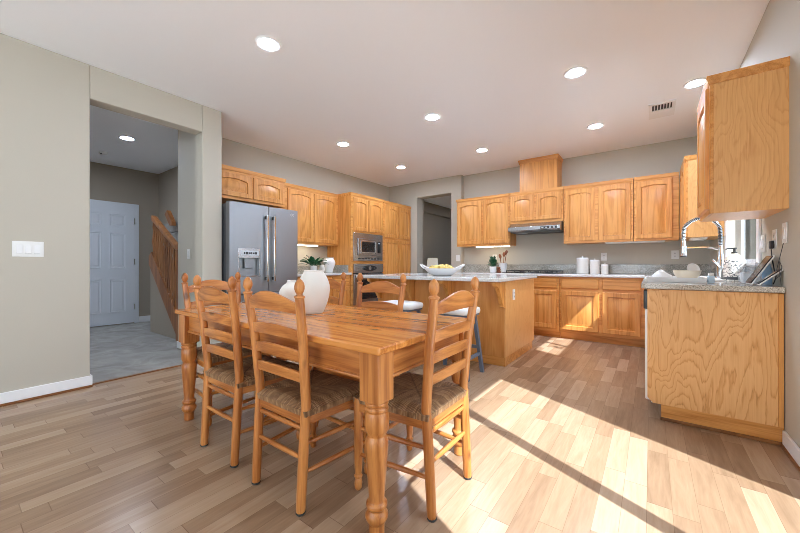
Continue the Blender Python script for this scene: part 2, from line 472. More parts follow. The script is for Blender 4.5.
# patio door (off to the side, lets the sun in)
d1 = MB(); fx0, fx1 = RW + .02, EX - .02
d1.box(fx0, fx1, DY0, DY0 + .02, 0, DH); d1.box(fx0, fx1, DY1 - .012, DY1, 0, DH); d1.box(fx0, fx1, DY0, DY1, DH - .012, DH); d1.box(fx0, fx1, DY0, DY1, 0, .02)
d1.box(RW + .06, RW + .10, 1.365, 1.435, .02, DH - .012)
dr = struct('door_2', d1, M['white_trim'])
g = MB(); g.box(RW + .078, RW + .082, DY0 + .02, 1.365, .02, DH - .012); build('pane', g, M['glass'], dr, smooth=False)
g = MB(); g.box(RW + .078, RW + .082, 1.435, DY1 - .012, .02, DH - .012); build('pane', g, M['glass'], dr, smooth=False)
# sink window
f = MB()
f.box(EX - .05, EX - .02, WY0, WY0 + .02, WZ0, WZ1); f.box(EX - .05, EX - .02, WY1 - .02, WY1, WZ0, WZ1); f.box(EX - .05, EX - .02, WY0, WY1, WZ0, WZ0 + .03); f.box(EX - .05, EX - .02, WY0, WY1, WZ1 - .012, WZ1)
f.box(EX - .05, EX - .02, 3.96, 4.01, WZ0, WZ1)
win = struct('window_1', f, M['white_trim'], bevel=.003)
g = MB(); g.box(EX - .037, EX - .033, WY0 + .02, 3.96, WZ0 + .03, WZ1 - .02); build('pane', g, M['glass'], win, smooth=False)
g = MB(); g.box(EX - .037, EX - .033, 4.01, WY1 - .02, WZ0 + .03, WZ1 - .02); build('pane', g, M['glass'], win, smooth=False)
s = MB(); s.box(RW - .03, EX - .05, WY0 - .05, WY1 + .05, WZ0 - .025, WZ0 + .003)
build('sill', s, M['white_trim'], win, .004)
c = MB(); c.box(RW - .016, RW, WY0 - .07, WY0, WZ0 - .025, WZ1 + .07); c.box(RW - .016, RW, WY1, WY1 + .07, WZ0, WZ1 + .07); c.box(RW - .016, RW, WY0, WY1, WZ1, WZ1 + .07)
build('casing', c, M['white_trim'], win, .004)
# unseen windows in the room behind, added to let in fill light
f = MB()
for x in (-3.5, -1.65, .24): f.box(x, x + .06, YB - .1, YB - .05, .25, 2.45)
f.box(-3.5, .3, YB - .1, YB - .05, .25, .31); f.box(-3.5, .3, YB - .1, YB - .05, 2.39, 2.45)
win2 = struct('added_window_back', f, M['white_trim'])
for x0, x1 in ((-3.44, -1.65), (-1.59, .24)):
    g = MB(); g.box(x0, x1, YB - .077, YB - .073, .31, 2.39); build('pane', g, M['glass'], win2, smooth=False)
f = MB()
for y in (-2.85, -1.78, -.70): f.box(EX - .07, EX - .02, y, y + .05, .15, 2.45)
f.box(EX - .07, EX - .02, -2.85, -.65, .15, .21); f.box(EX - .07, EX - .02, -2.85, -.65, 2.39, 2.45)
win3 = struct('added_window_side', f, M['white_trim'])  # out-of-view side window, added to bring in more sky light
for y0, y1 in ((-2.80, -1.78), (-1.73, -.70)):
    g = MB(); g.box(EX - .047, EX - .043, y0, y1, .21, 2.39); build('pane', g, M['glass'], win3, smooth=False)
# outside
struct('ground', MB().box(-12, 14, -14, 12, -.2, -.14), M['patio'])  # ground made pale to throw light up to the ceiling
fb = MB()
for i in range(11): fb.box(3.4, 3.43, -2, 9, -.1 + i * .17, .05 + i * .17)
struct('wall_outside', fb, M['fence'])

# hall door: six panels
d = MB(T=lambda u, v, n: (-7.45 + n, u, v))
DU0, DU1, DZ0, DZ1 = 1.25, 2.07, .02, 2.06
d.box(DU0, DU1, DZ0, DZ1, 0, .030)
def panel(mb, u0, u1, v0, v1, n, dep=.018):
    R = lambda i: [(u0 + i, v0 + i), (u1 - i, v0 + i), (u1 - i, v1 - i), (u0 + i, v1 - i)]
    mb.rings([[(a, b2, nn) for a, b2 in R(i)] for i, nn in ((0, n - .012), (.006, n + .010), (.016, n + .010), (.024, n + .002), (.040, n + .002), (.055, n + .009))], True, True)
for (v0, v1) in ((1.70, 1.93), (.98, 1.60), (.22, .80)):
    for (u0, u1) in ((DU0 + .12, 1.62), (1.71, DU1 - .12)): panel(d, u0, u1, v0, v1, .030)
door = struct('door_1', d, M['door_white'], smooth=False)
c = MB(); c.box(-7.45, -7.425, DU1, DU1 + .065, 0, DZ1 + .065); c.box(-7.45, -7.425, DU0 - .065, DU0, 0, DZ1 + .065); c.box(-7.45, -7.425, DU0, DU1, DZ1, DZ1 + .065)
build('casing', c, M['door_white'], door, .005)
for z in (.30, 1.10, 1.82):
    h_ = MB(); h_.lathe([(.009, z - .05), (.009, z + .05)], (-7.412, DU1 - .004, 0), 8); build('hinge', h_, M['chrome'], door)

# stairs in the hall
st = thing('staircase', 'oak staircase with carpeted steps and spindled balustrade against the hall wall', 'staircase', (-5.8, 2.2, 0))
RY = 1.95
up = lambda x: 1.12 + (x + 6.36) * (-1.02 / 1.06)
for i in range(7):
    x1 = -5.18 - i * .175
    b = MB(); b.box(-6.42, x1, RY + .03, 2.445, .006 + i * .165, .171 + i * .165); build('step', b, M['carpet'], st, .02)
for i in range(2):
    b = MB(); b.box(-7.25 + i * .4, -4.75, 2.26, 2.445, 1.40 + i * .17, 1.57 + i * .17); build('step', b, M['carpet'], st, .02)
xr = lambda y0, y1: (lambda a, bb: (a, y0, bb)), (lambda a, bb: (a, y1, bb))
def slab(poly, y0, y1):
    m_ = MB(); m_.prism(poly, lambda a, bb: (a, y0, bb), lambda a, bb: (a, y1, bb)); return m_
build('skirt_board', slab([(-6.40, 1.18), (-6.40, 1.05), (-5.34, .04), (-5.20, .04), (-5.20, .22), (-6.30, 1.24)], RY - .02, RY + .02), M['dark_oak'], st, .005)
build('handrail', slab([(-6.25, 1.80), (-6.25, 1.72), (-5.36, 1.245), (-5.20, 1.245), (-5.20, 1.32), (-5.38, 1.32)], RY - .035, RY + .035), M['dark_oak'], st, .01)
build('side_wall', slab([(-6.40, .006), (-6.40, 1.10), (-5.34, .06), (-5.30, .006)], RY + .004, RY + .028), M['hall_wall'], st)
b = MB(); b.box(-5.32, -5.23, RY - .045, RY + .045, .006, 1.245); build('newel_post', b, M['dark_oak'], st, .006)
for i in range(11):
    x = -6.24 + i * .082
    z0, z1 = 1.14 - (x + 6.30) * .94, 1.72 - (x + 6.25) * .534
    b = MB(); zc = (z0 + z1) / 2
    b.lathe([(.012, z0), (.02, z0 + .1), (.012, z0 + .16), (.024, zc), (.012, z1 - .16), (.02, z1 - .1), (.014, z1)], (x, RY, 0), 8)
    build('baluster', b, M['dark_oak'], st)
b = slab([(-6.45, 1.86), (-6.25, 1.66), (-6.16, 1.66), (-6.16, 1.72), (-6.36, 1.92)], 2.16, 2.22); build('upper_rail', b, M['dark_oak'], st, .005)

st.location.x += .12

# ------------------------------------------------------------------ ceiling fittings
def downlight(x, y, label):
    t = thing('recessed_light', label, 'ceiling light', (x, y, H - .012), 'recessed ceiling lights')
    m_ = MB(); n = 28
    prof = [(.066, H - .001), (.066, H - .006), (.085, H - .010), (.095, H - .004), (.097, H)]
    m_.lathe(prof, (x, y, 0), n, caps=False); build('trim_ring', m_, M['white_trim'], t)
    m_ = MB(); m_.lathe([(.067, H - .005), (.067, H - .001)], (x, y, 0), n); build('lens', m_, M['lamp_on'], t)
    return t
for x, y, s in ((-2.38, 1.51, 'recessed ceiling light above the dining table, nearest to the hall opening'),
                (-.54, 3.35, 'recessed ceiling light nearest to the peninsula, above the open floor'),
                (-2.03, 3.38, 'recessed ceiling light above the front of the island'),
                (-3.50, 3.39, 'recessed ceiling light in front of the steel refrigerator'),
                (-.55, 4.79, 'recessed ceiling light between the range hood and the ceiling vent'),
                (-2.02, 4.79, 'recessed ceiling light in front of the wooden chase above the hood cabinet'),
                (-3.51, 4.78, 'recessed ceiling light in front of the wall oven and pantry'),
                (.34, 4.22, 'recessed ceiling light above the sink, partly hidden by the wall cabinet')):
    downlight(x, y, s)
# hall light in view, then unseen ones added to brighten hall and far room
downlight(-5.68, 1.50, 'recessed ceiling light in the carpeted hall, the one in view through the opening')
downlight(-5.30, .10, 'added fill light in the carpeted hall, unseen behind the wall with the triple switch')
downlight(-6.70, .20, 'added fill light in the far corner of the carpeted hall, out of view')
downlight(-3.40, 8.60, 'added fill light, out of view, in the room beyond the kitchen doorway')
t = thing('smoke_detector', 'small white smoke detector on the hall ceiling', 'smoke detector', (-6.65, 1.47, H - .04))
b = MB(); b.lathe([(.055, H - .004), (.055, H - .02), (.045, H - .035), (.02, H - .038)], (-6.65, 1.47, 0), 20); build('housing', b, M['white_plastic'], t)
b = MB(); b.lathe([(.012, H - .045), (.012, H - .036)], (-6.63, 1.44, 0), 10); build('test_button', b, M['grey_dark'], t)
t = thing('ceiling_vent', 'white slotted air vent in the ceiling near the sink', 'vent', (.10, 4.72, H - .01))
b = MB(); x0, x1, y0, y1 = -.02, .21, 4.50, 4.93
b.box(x0, x0 + .03, y0, y1, H - .012, H - .001).box(x1 - .03, x1, y0, y1, H - .012, H - .001).box(x0 + .03, x1 - .03, y0, y0 + .035, H - .012, H - .001).box(x0 + .03, x1 - .03, y0 + .20, y1, H - .012, H - .001)
build('frame', b, M['white_trim'], t)
b = MB(); b.box(x0 + .02, x1 - .02, y0 + .03, y0 + .21, H - .003, H - .001); build('dark_duct', b, M['black_matte'], t)
for i in range(6):
    b = MB(); xx = x0 + .045 + i * .026
    b.prism([(xx, H - .012), (xx + .004, H - .012), (xx + .012, H - .003), (xx + .008, H - .003)], lambda a, bb: (a, y0 + .035, bb), lambda a, bb: (a, y0 + .20, bb)); build('louver', b, M['white_trim'], t)

# ------------------------------------------------------------------ switch plates and outlets
def faceT(kind, plane):
    if kind == 'L': return lambda u, v, n: (plane + n, u, v)
    if kind == 'R': return lambda u, v, n: (plane - n, u, v)
    return lambda u, v, n: (u, plane - n, v)
def plate(kind, plane, u, v, wd, ht, gangs, label, what='rocker', name='light_switch', cat='switch'):
    T = faceT(kind, plane)
    t = thing(name, label, cat, T(u, v - ht / 2, 0))
    b = MB(T); b.box(u - wd / 2, u + wd / 2, v - ht / 2, v + ht / 2, 0, .006); build('cover_plate', b, M['white_plastic'], t, .002)
    for i in range(gangs):
        uu = u + (i - (gangs - 1) / 2) * .046
        if what == 'rocker':
            b = MB(T); b.rings([[(uu - .017, v - .034, .006), (uu + .017, v - .034, .006), (uu + .017, v + .034, .006), (uu - .017, v + .034, .006)],
                                [(uu - .016, v - .033, .013), (uu + .016, v - .033, .013), (uu + .016, v + .033, .008), (uu - .016, v + .033, .008)]]); build('rocker', b, M['white_gloss'], t, .001)
        else:
            for dv in (-.02, .02):
                b = MB(T); b.box(uu - .015, uu + .015, v + dv - .015, v + dv + .015, .006, .009); so = build('socket', b, M['white_gloss'], t, .004)
                for du in (-.006, .006):
                    s_ = MB(T); s_.box(uu + du - .0015, uu + du + .0015, v + dv - .004, v + dv + .006, .009, .0095); build('slot', s_, M['black_matte'], so)
    return t
plate('L', LW, .405, 1.162, .165, .118, 3, 'white three-gang light switch on the wall beside the hall opening')
plate('B', 1.755, -4.40, 1.17, .075, .118, 1, 'white light switch on the pier inside the hall opening')
plate('B', NW, -2.955, 1.17, .075, .118, 1, 'white light switch beside the kitchen doorway')
plate('B', BW, -.572, 1.165, .075, .118, 1, 'white wall outlet above the three canisters', 'socket', 'wall_outlet', 'outlet')
plate('B', BW, .264, 1.18, .08, .118, 1, 'white wall outlet behind the faucet spray head', 'socket', 'wall_outlet', 'outlet')
plate('B', BW, -2.276, 1.17, .075, .118, 1, 'white wall outlet behind the small potted plant on the back counter', 'socket', 'wall_outlet', 'outlet')
plate('R', RW, 3.34, 1.185, .12, .118, 2, 'white two-gang light switch on the side wall beside the window')
plate('R', RW, 3.06, 1.20, .075, .118, 1, 'white wall outlet holding the black charger', 'socket', 'wall_outlet', 'outlet')
plate('R', RW, 2.865, 1.222, .075, .118, 1, 'white light switch at the front end of the side wall')
tI = plate('L', -1.19, 3.668, .722, .07, .115, 1, 'white outlet on the sunlit end panel of the island', 'socket', 'wall_outlet', 'outlet')

# ------------------------------------------------------------------ cabinets
def outline(u0, u1, v0, v1, i, it, arch, K=10):
    a, b_, c_, d_ = u0 + i, u1 - i, v0 + i, v1 - it
    pts = [(a, c_), (b_, c_)]
    for k in range(K + 1):
        s = k / K; q = 2 * s - 1
        pts.append((b_ + (a - b_) * s, d_ - arch * q * q))
    return pts
def door_mesh(T, u0, u1, v0, v1, n, arch=.0):
    m_ = MB(T); fw = min(.058, (u1 - u0) * .18)
    def ring(i, z, inner): return [(a, b_, z) for a, b_ in outline(u0, u1, v0, v1, i, i, arch if inner else 0)]
    m_.rings([ring(0, n, 0), ring(0, n + .014, 0), ring(.005, n + .019, 0), ring(fw, n + .019, 1), ring(fw + .005, n + .003, 1), ring(fw + .014, n + .003, 1), ring(fw + .045, n + .017, 1), ])
    return m_
def drawer_mesh(T, u0, u1, v0, v1, n):
    m_ = MB(T)
    R = lambda i, z: [(u0 + i, v0 + i, z), (u1 - i, v0 + i, z), (u1 - i, v1 - i, z), (u0 + i, v1 - i, z)]
    m_.rings([R(0, n), R(0, n + .012), R(.008, n + .019)]); return m_
def crown_mesh(x0, x1, y0, y1, z, sides, h=.05, e=.016):
    m_ = MB(); rs = []
    for dz, ex in ((0, .004), (.008, .010), (.014, .010), (h - .012, e), (h, e)):
        a, b_, c_, d_ = [ex if s else 0 for s in sides]
        rs.append([(x0 - a, y0 - c_, z + dz), (x1 + b_, y0 - c_, z + dz), (x1 + b_, y1 + d_, z + dz), (x0 - a, y1 + d_, z + dz)])
    m_.rings(rs); return m_
def cabinet(name, label, kind, plane, back, u0, u1, v0, v1, doors=(), drawers=(), crown=None, toe=0.0, group=None, cat='cabinet', side_mat=None):
    """plane: carcass front; doors are laid on it."""
    T = faceT(kind, plane)
    dep = abs(plane - back)
    gr = {'L': 'oak_y', 'R': 'oak_y', 'B': 'oak_x'}[kind]
    p0, p1 = T(u0, v0, -dep), T(u1, v0, 0)
    t = thing(name, label, cat, ((p0[0] + p1[0]) / 2, (p0[1] + p1[1]) / 2, 0 if toe else v0), group)
    top = v1 - .05 if crown else v1
    b = MB(T); b.box(u0, u1, v0 + toe, top, -dep, -.018); build('carcass', b, side_mat or M['oak'], t)
    b = MB(T); b.box(u0, u1, v0 + toe, top, -.018, 0); build('face_frame', b, M[gr], t, .0015)
    if toe:
        b = MB(T); b.box(u0, u1, v0, v0 + toe, -dep, -.07); build('toe_kick', b, M[gr], t)
    for q in doors:
        build('door', door_mesh(T, q[0], q[1], q[2], q[3], .0, q[4] if len(q) > 4 else 0), M['oak'], t, smooth=True, angle=25)
    for q in drawers:
        build('drawer_front', drawer_mesh(T, *q, .0), M[gr], t, smooth=True, angle=25)
    if crown:
        xa, xb = sorted((p0[0], p1[0])); ya, yb = sorted((p0[1], p1[1]))
        build('crown_moulding', crown_mesh(xa, xb, ya, yb, top, crown), M[gr], t)
    return t
AR = .026
# fridge wall (front faces +X)
cabinet('wall_cabinet', 'deep two-door oak cabinet above the steel refrigerator', 'L', -4.19, FW, 1.93, 2.915, 1.86, 2.26,
        [(1.955, 2.415, 1.895, 2.18, AR), (2.435, 2.885, 1.895, 2.18, AR)], crown=(0, 1, 0, 1))
cabinet('wall_cabinet', 'two-door oak cabinet between refrigerator and oven tower above the side counter', 'L', -4.35, FW, 2.93, 4.09, 1.37, 2.255,
        [(3.07, 3.545, 1.40, 2.18, AR), (3.565, 4.04, 1.40, 2.18, AR)], crown=(0, 1, 0, 0))
ot = cabinet('oven_cabinet', 'tall oak tower that frames the microwave and wall oven', 'L', -4.04, FW, 4.095, 4.945, 0.0, 2.26,
        [(4.135, 4.51, 1.625, 2.18, AR), (4.53, 4.905, 1.625, 2.18, AR)], [(4.135, 4.905, .12, .33)], crown=(0, 1, 1, 0), toe=.10)
cabinet('pantry_cabinet', 'tall four-door oak pantry cabinet beside the wall oven', 'L', -4.04, FW, 4.95, 5.845, 0.0, 2.255,
        [(4.98, 5.395, 1.565, 2.18, AR), (5.41, 5.82, 1.565, 2.18, AR), (4.98, 5.395, .14, 1.525), (5.41, 5.82, .14, 1.525)], crown=(0, 1, 0, 0), toe=.10)
cabinet('base_cabinet', 'oak base cabinet with drawers under the side counter beside the refrigerator', 'L', -4.06, FW, 2.86, 4.085, 0.0, .874,
        [(2.89, 3.27, .13, .68), (3.29, 3.67, .13, .68), (3.69, 4.06, .13, .68)], [(2.89, 3.27, .71, .85), (3.29, 3.67, .71, .85), (3.69, 4.06, .71, .85)], toe=.10)
t = thing('countertop', 'pale stone countertop beside the refrigerator with a granite upstand', 'countertop', (-4.33, 3.47, .876))
b = MB(); b.box(FW, -4.02, 2.86, 4.092, .876, .914); build('slab', b, M['quartz'], t, .006)
b = MB(); b.box(FW, FW + .02, 2.86, 4.092, .914, 1.02).box(FW + .02, -4.1, 4.075, 4.092, .914, 1.04); build('backsplash', b, M['granite'], t, .003)

# back wall (front faces -Y)
FY = 5.64
cabinet('wall_cabinet', 'two-door oak cabinet on the back wall beside the kitchen doorway', 'B', FY, BW, -2.865, -1.895, 1.375, 2.235,
        [(-2.845, -2.39, 1.41, 2.165, .03), (-2.36, -1.92, 1.41, 2.165, .03)], crown=(1, 0, 1, 0))
cabinet('wall_cabinet', 'short two-door oak cabinet above the range hood', 'B', FY, BW, -1.89, -1.075, 1.712, 2.235,
        [(-1.865, -1.50, 1.755, 2.165, AR), (-1.465, -1.10, 1.755, 2.165, AR)], crown=(0, 0, 1, 0))
cabinet('wall_cabinet', 'two-door oak cabinet on the back wall above the canisters', 'B', FY, BW, -1.07, -.195, 1.365, 2.235,
        [(-1.045, -.65, 1.395, 2.165, .02), (-.61, -.225, 1.395, 2.165, .02)], crown=(0, 0, 1, 0))
cabinet('wall_cabinet', 'single-door oak cabinet in the back corner beside the window', 'B', FY, BW, -.19, .29, 1.365, 2.235,
        [(-.165, .225, 1.395, 2.165, .02)], crown=(0, 0, 1, 0))
t = thing('vent_chase', 'boxed oak vent chase standing on the hood cabinet up to the ceiling', 'vent chase', (-1.45, 5.78, 2.235))
b = MB(); b.box(-1.73, -1.16, 5.64, BW, 2.237, 2.68); build('box', b, M['oak'], t)
build('crown_moulding', crown_mesh(-1.73, -1.16, 5.64, BW, 2.68, (1, 1, 1, 0), .065, .02), M['oak_x'], t)
# right wall (front faces -X)
cabinet('wall_cabinet', 'narrow oak cabinet on the window wall beyond the sink window', 'R', .31, RW, 4.87, 5.60, 1.345, 2.235,
        [(4.90, 5.25, 1.375, 2.165, .02), (5.27, 5.56, 1.375, 2.165, .02)], crown=(1, 0, 1, 0), side_mat=M['ply_soft'])
cabinet('wall_cabinet', 'large oak cabinet hung on the side wall above the plywood end panel', 'R', .290, RW, 2.80, 3.32, 1.355, 2.192,
        [(2.825, 3.295, 1.385, 2.13, .02)], crown=(1, 0, 1, 1), side_mat=M['ply_soft'])

# base units on the back wall
BY = 5.20
cabinet('base_cabinet', 'oak base cabinet with long drawers under the cooktop', 'B', BY, BW, -2.88, -1.045, 0, .874,
        [(-2.75, -2.32, .14, .68), (-2.29, -1.86, .14, .68), (-1.82, -1.46, .14, .68), (-1.43, -1.075, .14, .68)],
        [(-2.75, -2.32, .715, .85), (-2.29, -1.86, .715, .85), (-1.82, -1.46, .715, .85), (-1.43, -1.075, .715, .85)], toe=.10)
cabinet('base_cabinet', 'two-door oak base cabinet in the back corner, sun falling on one door', 'B', BY, BW, -1.04, -.03, 0, .874,
        [(-1.015, -.56, .14, .68), (-.515, -.10, .14, .68)], [(-1.015, -.56, .715, .85), (-.515, -.10, .715, .85)], toe=.10)
t = thing('countertop', 'grey granite countertop along the back wall under the hood', 'countertop', (-1.4, 5.5, .876))
b = MB(); b.box(-2.88, -.055, BY - .045, BW - .004, .876, .914); build('slab', b, M['quartz'], t, .008)
b = MB(); b.box(-2.88, -.057, BW - .022, BW - .004, .914, 1.05); build('backsplash', b, M['granite'], t, .003)

# peninsula run along the window wall
PX, PY = -.02, 2.875
t = thing('end_panel', 'tall grained plywood end panel of the counter run by the side wall', 'cabinet panel', (.3, PY, 0))
b = MB(); pts = [(PX, .14), (PX + .03, .105), (.592, .105), (.592, .876), (PX, .876)]
b.prism(pts, lambda a, bb: (a, PY, bb), lambda a, bb: (a, PY + .02, bb)); build('panel', b, M['ply'], t, .002)
b = MB(); b.box(.592, RW - .003, PY - .002, PY + .02, .105, .876); build('scribe_strip', b, M['oak'], t, .002)
b = MB(); b.box(.055, RW - .003, PY + .004, PY + .02, .02, .105); build('toe_board', b, M['oak_x'], t)
b = MB(); b.box(.05, RW - .003, PY - .006, PY + .004, 0, .02); build('shoe_moulding', b, M['shoe'], t, .004)
t = thing('dishwasher', 'white dishwasher with black control strip, edge-on beside the end panel', 'dishwasher', (.27, 3.2, 0))
b = MB(); b.box(.0, RW - .06, PY + .022, 3.49, .10, .872); build('body', b, M['white_plastic'], t)
b = MB(); b.box(-.034, .0, PY + .026, 3.49, .11, .735); build('door', b, M['white_gloss'], t, .012)
b = MB(); b.box(-.042, .0, PY + .026, 3.49, .737, .866); build('control_strip', b, M['black'], t, .006)
b = MB(); b.box(.06, .10, PY + .022, 3.49, 0, .10); build('kick_plate', b, M['black_matte'], t)
cabinet('base_cabinet', 'oak sink cabinet under the window, seen edge-on behind the dishwasher', 'R', PX + .0, RW - .0, 3.50, 5.18, 0, .874,
        [(3.53, 4.08, .14, .68), (4.10, 4.65, .14, .68), (4.68, 5.13, .14, .68)], [(3.53, 4.65, .715, .85), (4.68, 5.13, .715, .85)], toe=.10)
SX0, SX1, SY0, SY1 = .02, .42, 3.60, 4.30
t = thing('countertop', 'grey granite countertop along the window wall around the sink', 'countertop', (.29, 4.4, .876))
b = MB()
def slab_ring(poly, z0, z1): b.prism(poly, lambda x, y: (x, y, z0), lambda x, y: (x, y, z1))
slab_ring([(-.035, 2.845), (RW - .004, 2.845), (RW - .004, SY0), (-.055, SY0), (-.055, 2.865)], .880, .914)
b.box(-.055, SX0, SY0, SY1, .876, .914).box(SX1, RW - .004, SY0, SY1, .876, .914)
slab_ring([(-.055, SY1), (RW - .004, SY1), (RW - .004, BW - .006), (-.055, BW - .006)], .876, .914)
build('slab', b, M['granite_light'], t, .004)
b = MB(); b.box(RW - .022, RW - .004, 3.45, BW - .024, .914, 1.03).box(-.055, RW - .004, BW - .022, BW - .004, .914, 1.05); build('backsplash', b, M['granite'], t, .003)
t = thing('kitchen_sink', 'white drop-in sink under the window', 'sink', (.23, 3.95, .70))
b = MB()
def rr(x0, x1, y0, y1, z): return [(x0, y0, z), (x1, y0, z), (x1, y1, z), (x0, y1, z)]
b.rings([rr(SX0 - .03, SX1 + .03, SY0 - .03, SY1 + .03, .915), rr(SX0 - .03, SX1 + .03, SY0 - .03, SY1 + .03, .925), rr(SX0 - .02, SX1 + .02, SY0 - .02, SY1 + .02, .931),
         rr(SX0 + .01, SX1 - .01, SY0 + .01, SY1 - .01, .929), rr(SX0 + .02, SX1 - .02, SY0 + .02, SY1 - .02, .72)], False, True)
build('basin', b, M['white_gloss'], t)
b = MB(); b.lathe([(.04, .7205), (.04, .724), (.03, .7245)], (.23, 3.95, 0), 18); build('drain', b, M['chrome'], t)

# ------------------------------------------------------------------ island
IX0, IX1, IY0, IY1 = -2.88, -1.19, 3.42, 4.47
t = thing('kitchen_island', 'oak kitchen island with corbels under a pale overhanging top', 'island', ((IX0 + IX1) / 2, (IY0 + IY1) / 2, 0))
b = MB(); b.box(IX0, IX1 - .016, IY0, IY1, .095, .874); build('front_panel', b, M['ply_dark'], t)
b = MB(); b.box(IX1 - .016, IX1, IY0 - .002, IY1, .095, .874); build('end_panel', b, M['ply_soft'], t, .002)
b = MB(); b.box(IX0 + .05, IX1 - .05, IY0 + .012, IY1 - .05, 0, .095).box(IX1 - .05, IX1 - .01, IY0 + .012, IY1 - .05, 0, .095); build('base_board', b, M['oak_x'], t)
b = MB(); b.box(-3.02, -1.148, 3.14, 4.46, .876, .914); build('top', b, M['quartz'], t, .008)
cp = [(0, .874), (-.25, .874), (-.25, .845), (-.23, .83), (-.18, .81), (-.14, .765), (-.10, .70), (-.08, .655), (-.06, .635), (-.06, .615), (0, .60)]
for x in (-2.83, -2.32, -1.80, -1.215):
    b = MB(); b.prism(cp, lambda a, bb: (x - .022, IY0 + a, bb), lambda a, bb: (x + .022, IY0 + a, bb)); build('corbel', b, M['oak'], t, .003)
for i in range(3):
    u0 = IX0 + .06 + i * .53
    T = lambda u, v, n: (u, IY1 + n, v)
    build('door', door_mesh(T, u0, u0 + .51, .14, .84, 0), M['oak'], t, angle=25)

# ------------------------------------------------------------------ appliances
FXp = -3.74
t = thing('refrigerator', 'large stainless steel french-door refrigerator with an ice dispenser in one door', 'refrigerator', (-4.18, 2.35, 0))
FY0, FY1, FM = 1.90, 2.80, 2.378
b = MB(); b.box(-4.60, -3.83, FY0 + .005, FY1 - .005, .03, 1.735); build('body', b, M['steel_side'], t, .004)
T = faceT('L', FXp)
def steel_door(nm, u0, u1, v0, v1, cut=None):
    m_ = MB(T)
    if not cut: m_.box(u0, u1, v0, v1, -.08, 0)
    else:
        a, b_, c_, d_ = cut
        m_.box(u0, a, v0, v1, -.08, 0).box(b_, u1, v0, v1, -.08, 0).box(a, b_, v0, c_, -.08, 0).box(a, b_, d_, v1, -.08, 0).box(a, b_, c_, d_, -.08, -.055)
    return build(nm, m_, M['steel'], t, .006 if not cut else 0.0)
ld = steel_door('door', FY0, FM - .004, .71, 1.75, (1.995, 2.265, .905, 1.235))
rd = steel_door('door', FM + .004, FY1, .71, 1.75)
fd = steel_door('freezer_drawer', FY0, FY1, .06, .70)
for dd, u in ((ld, 2.338), (rd, 2.432)):
    b = MB(T); b.box(u - .014, u + .014, .84, 1.64, .035, .055); h_ = build('handle', b, M['chrome'], dd, .006)
    for z in (.86, 1.59):
        b = MB(T); b.box(u - .014, u + .014, z, z + .035, 0, .04); build('handle_mount', b, M['black_matte'], h_, .003)
b = MB(T); b.box(2.0, 2.76, .60, .63, .035, .055).box(2.0, 2.03, .60, .63, 0, .04).box(2.73, 2.76, .60, .63, 0, .04); build('handle', b, M['chrome'], fd, .005)
b = MB(T); b.box(1.995, 2.265, 1.12, 1.235, -.05, .006); dp = build('dispenser_panel', b, M['steel_h'], ld, .003)
b = MB(T); b.box(2.03, 2.245, 1.15, 1.205, .006, .008); ds = build('display', b, M['display'], ld)
for i, (a, z, ww, hh) in enumerate(((2.06, 1.166, .018, .024), (2.085, 1.162, .03, .03), (2.122, 1.167, .02, .02), (2.148, 1.164, .014, .026), (2.17, 1.168, .02, .018), (2.196, 1.164, .024, .026))):
    b = MB(T); b.box(a, a + ww, z, z + hh, .008, .0088); build('display_symbol', b, M['black_matte'], ds, .003)
b = MB(T); b.box(1.995, 2.008, .905, 1.12, -.05, .004).box(2.252, 2.265, .905, 1.12, -.05, .004).box(1.995, 2.265, .905, .918, -.05, .012); build('dispenser_frame', b, M['steel_h'], ld, .002)
b = MB(T); b.box(2.085, 2.175, 1.0, 1.12, -.045, -.015); build('paddle', b, M['steel'], ld, .005)
# small script mark on the right door
bd = MB(T)
bd.tube([(2.715 + .0, 1.695, .002), (2.70, 1.70, .002), (2.69, 1.69, .002), (2.69, 1.678, .002), (2.70, 1.67, .002), (2.712, 1.676, .002), (2.712, 1.686, .002), (2.704, 1.686, .002)], .0025, 6)
bd.tube([(2.725, 1.698, .002), (2.722, 1.684, .002), (2.726, 1.672, .002), (2.735, 1.672, .002)], .0025, 6)
bd.tube([(2.722, 1.686, .002), (2.733, 1.688, .002)], .002, 6)
bd.tube([(2.725, 1.699, .002), (2.737, 1.699, .002)], .002, 6)
build('emblem', bd, M['white_gloss'], rd)

T = faceT('L', -4.04)
t = thing('microwave', 'built-in stainless steel microwave in the oak tower', 'microwave', (-4.2, 4.52, 1.11))
u0, u1, v0, v1 = 4.135, 4.905, 1.11, 1.59
b = MB(T); b.box(u0, u1, v0, v1, 0, .018); build('trim_kit', b, M['steel_h'], t, .004)
b = MB(T); b.box(u0 + .10, u1 - .05, v0 + .10, v1 - .09, .018, .034); dr_ = build('door', b, M['steel_h'], t, .006)
b = MB(T); b.box(u0 + .18, u0 + .52, v0 + .16, v1 - .15, .034, .037); build('window', b, M['black'], dr_, .002)
b = MB(T)
a0, a1, c0, c1 = u0 + .155, u0 + .545, v0 + .135, v1 - .125
b.box(a0, a1, c0, c0 + .018, .034, .042).box(a0, a1, c1 - .018, c1, .034, .042).box(a0, a0 + .018, c0, c1, .034, .042).box(a1 - .018, a1, c0, c1, .034, .042); build('window_frame', b, M['chrome'], dr_, .003)
b = MB(T); b.box(u1 - .165, u1 - .085, v0 + .15, v1 - .13, .034, .038); cpn = build('control_panel', b, M['black'], dr_, .002)
b = MB(T); b.box(u1 - .15, u1 - .10, v1 - .17, v1 - .145, .038, .0385); build('readout', b, M['display'], cpn)
for i in range(7):
    b = MB(T); b.box(u0 + .11 + i * .082, u0 + .175 + i * .082, v0 + .028, v0 + .05, .018, .0185); build('vent_slot', b, M['black_matte'], t)
t = thing('wall_oven', 'stainless steel wall oven below the microwave', 'oven', (-4.2, 4.52, .35))
b = MB(T); b.box(u0, u1, .90, 1.062, 0, .03); build('control_fascia', b, M['steel_h'], t, .006)
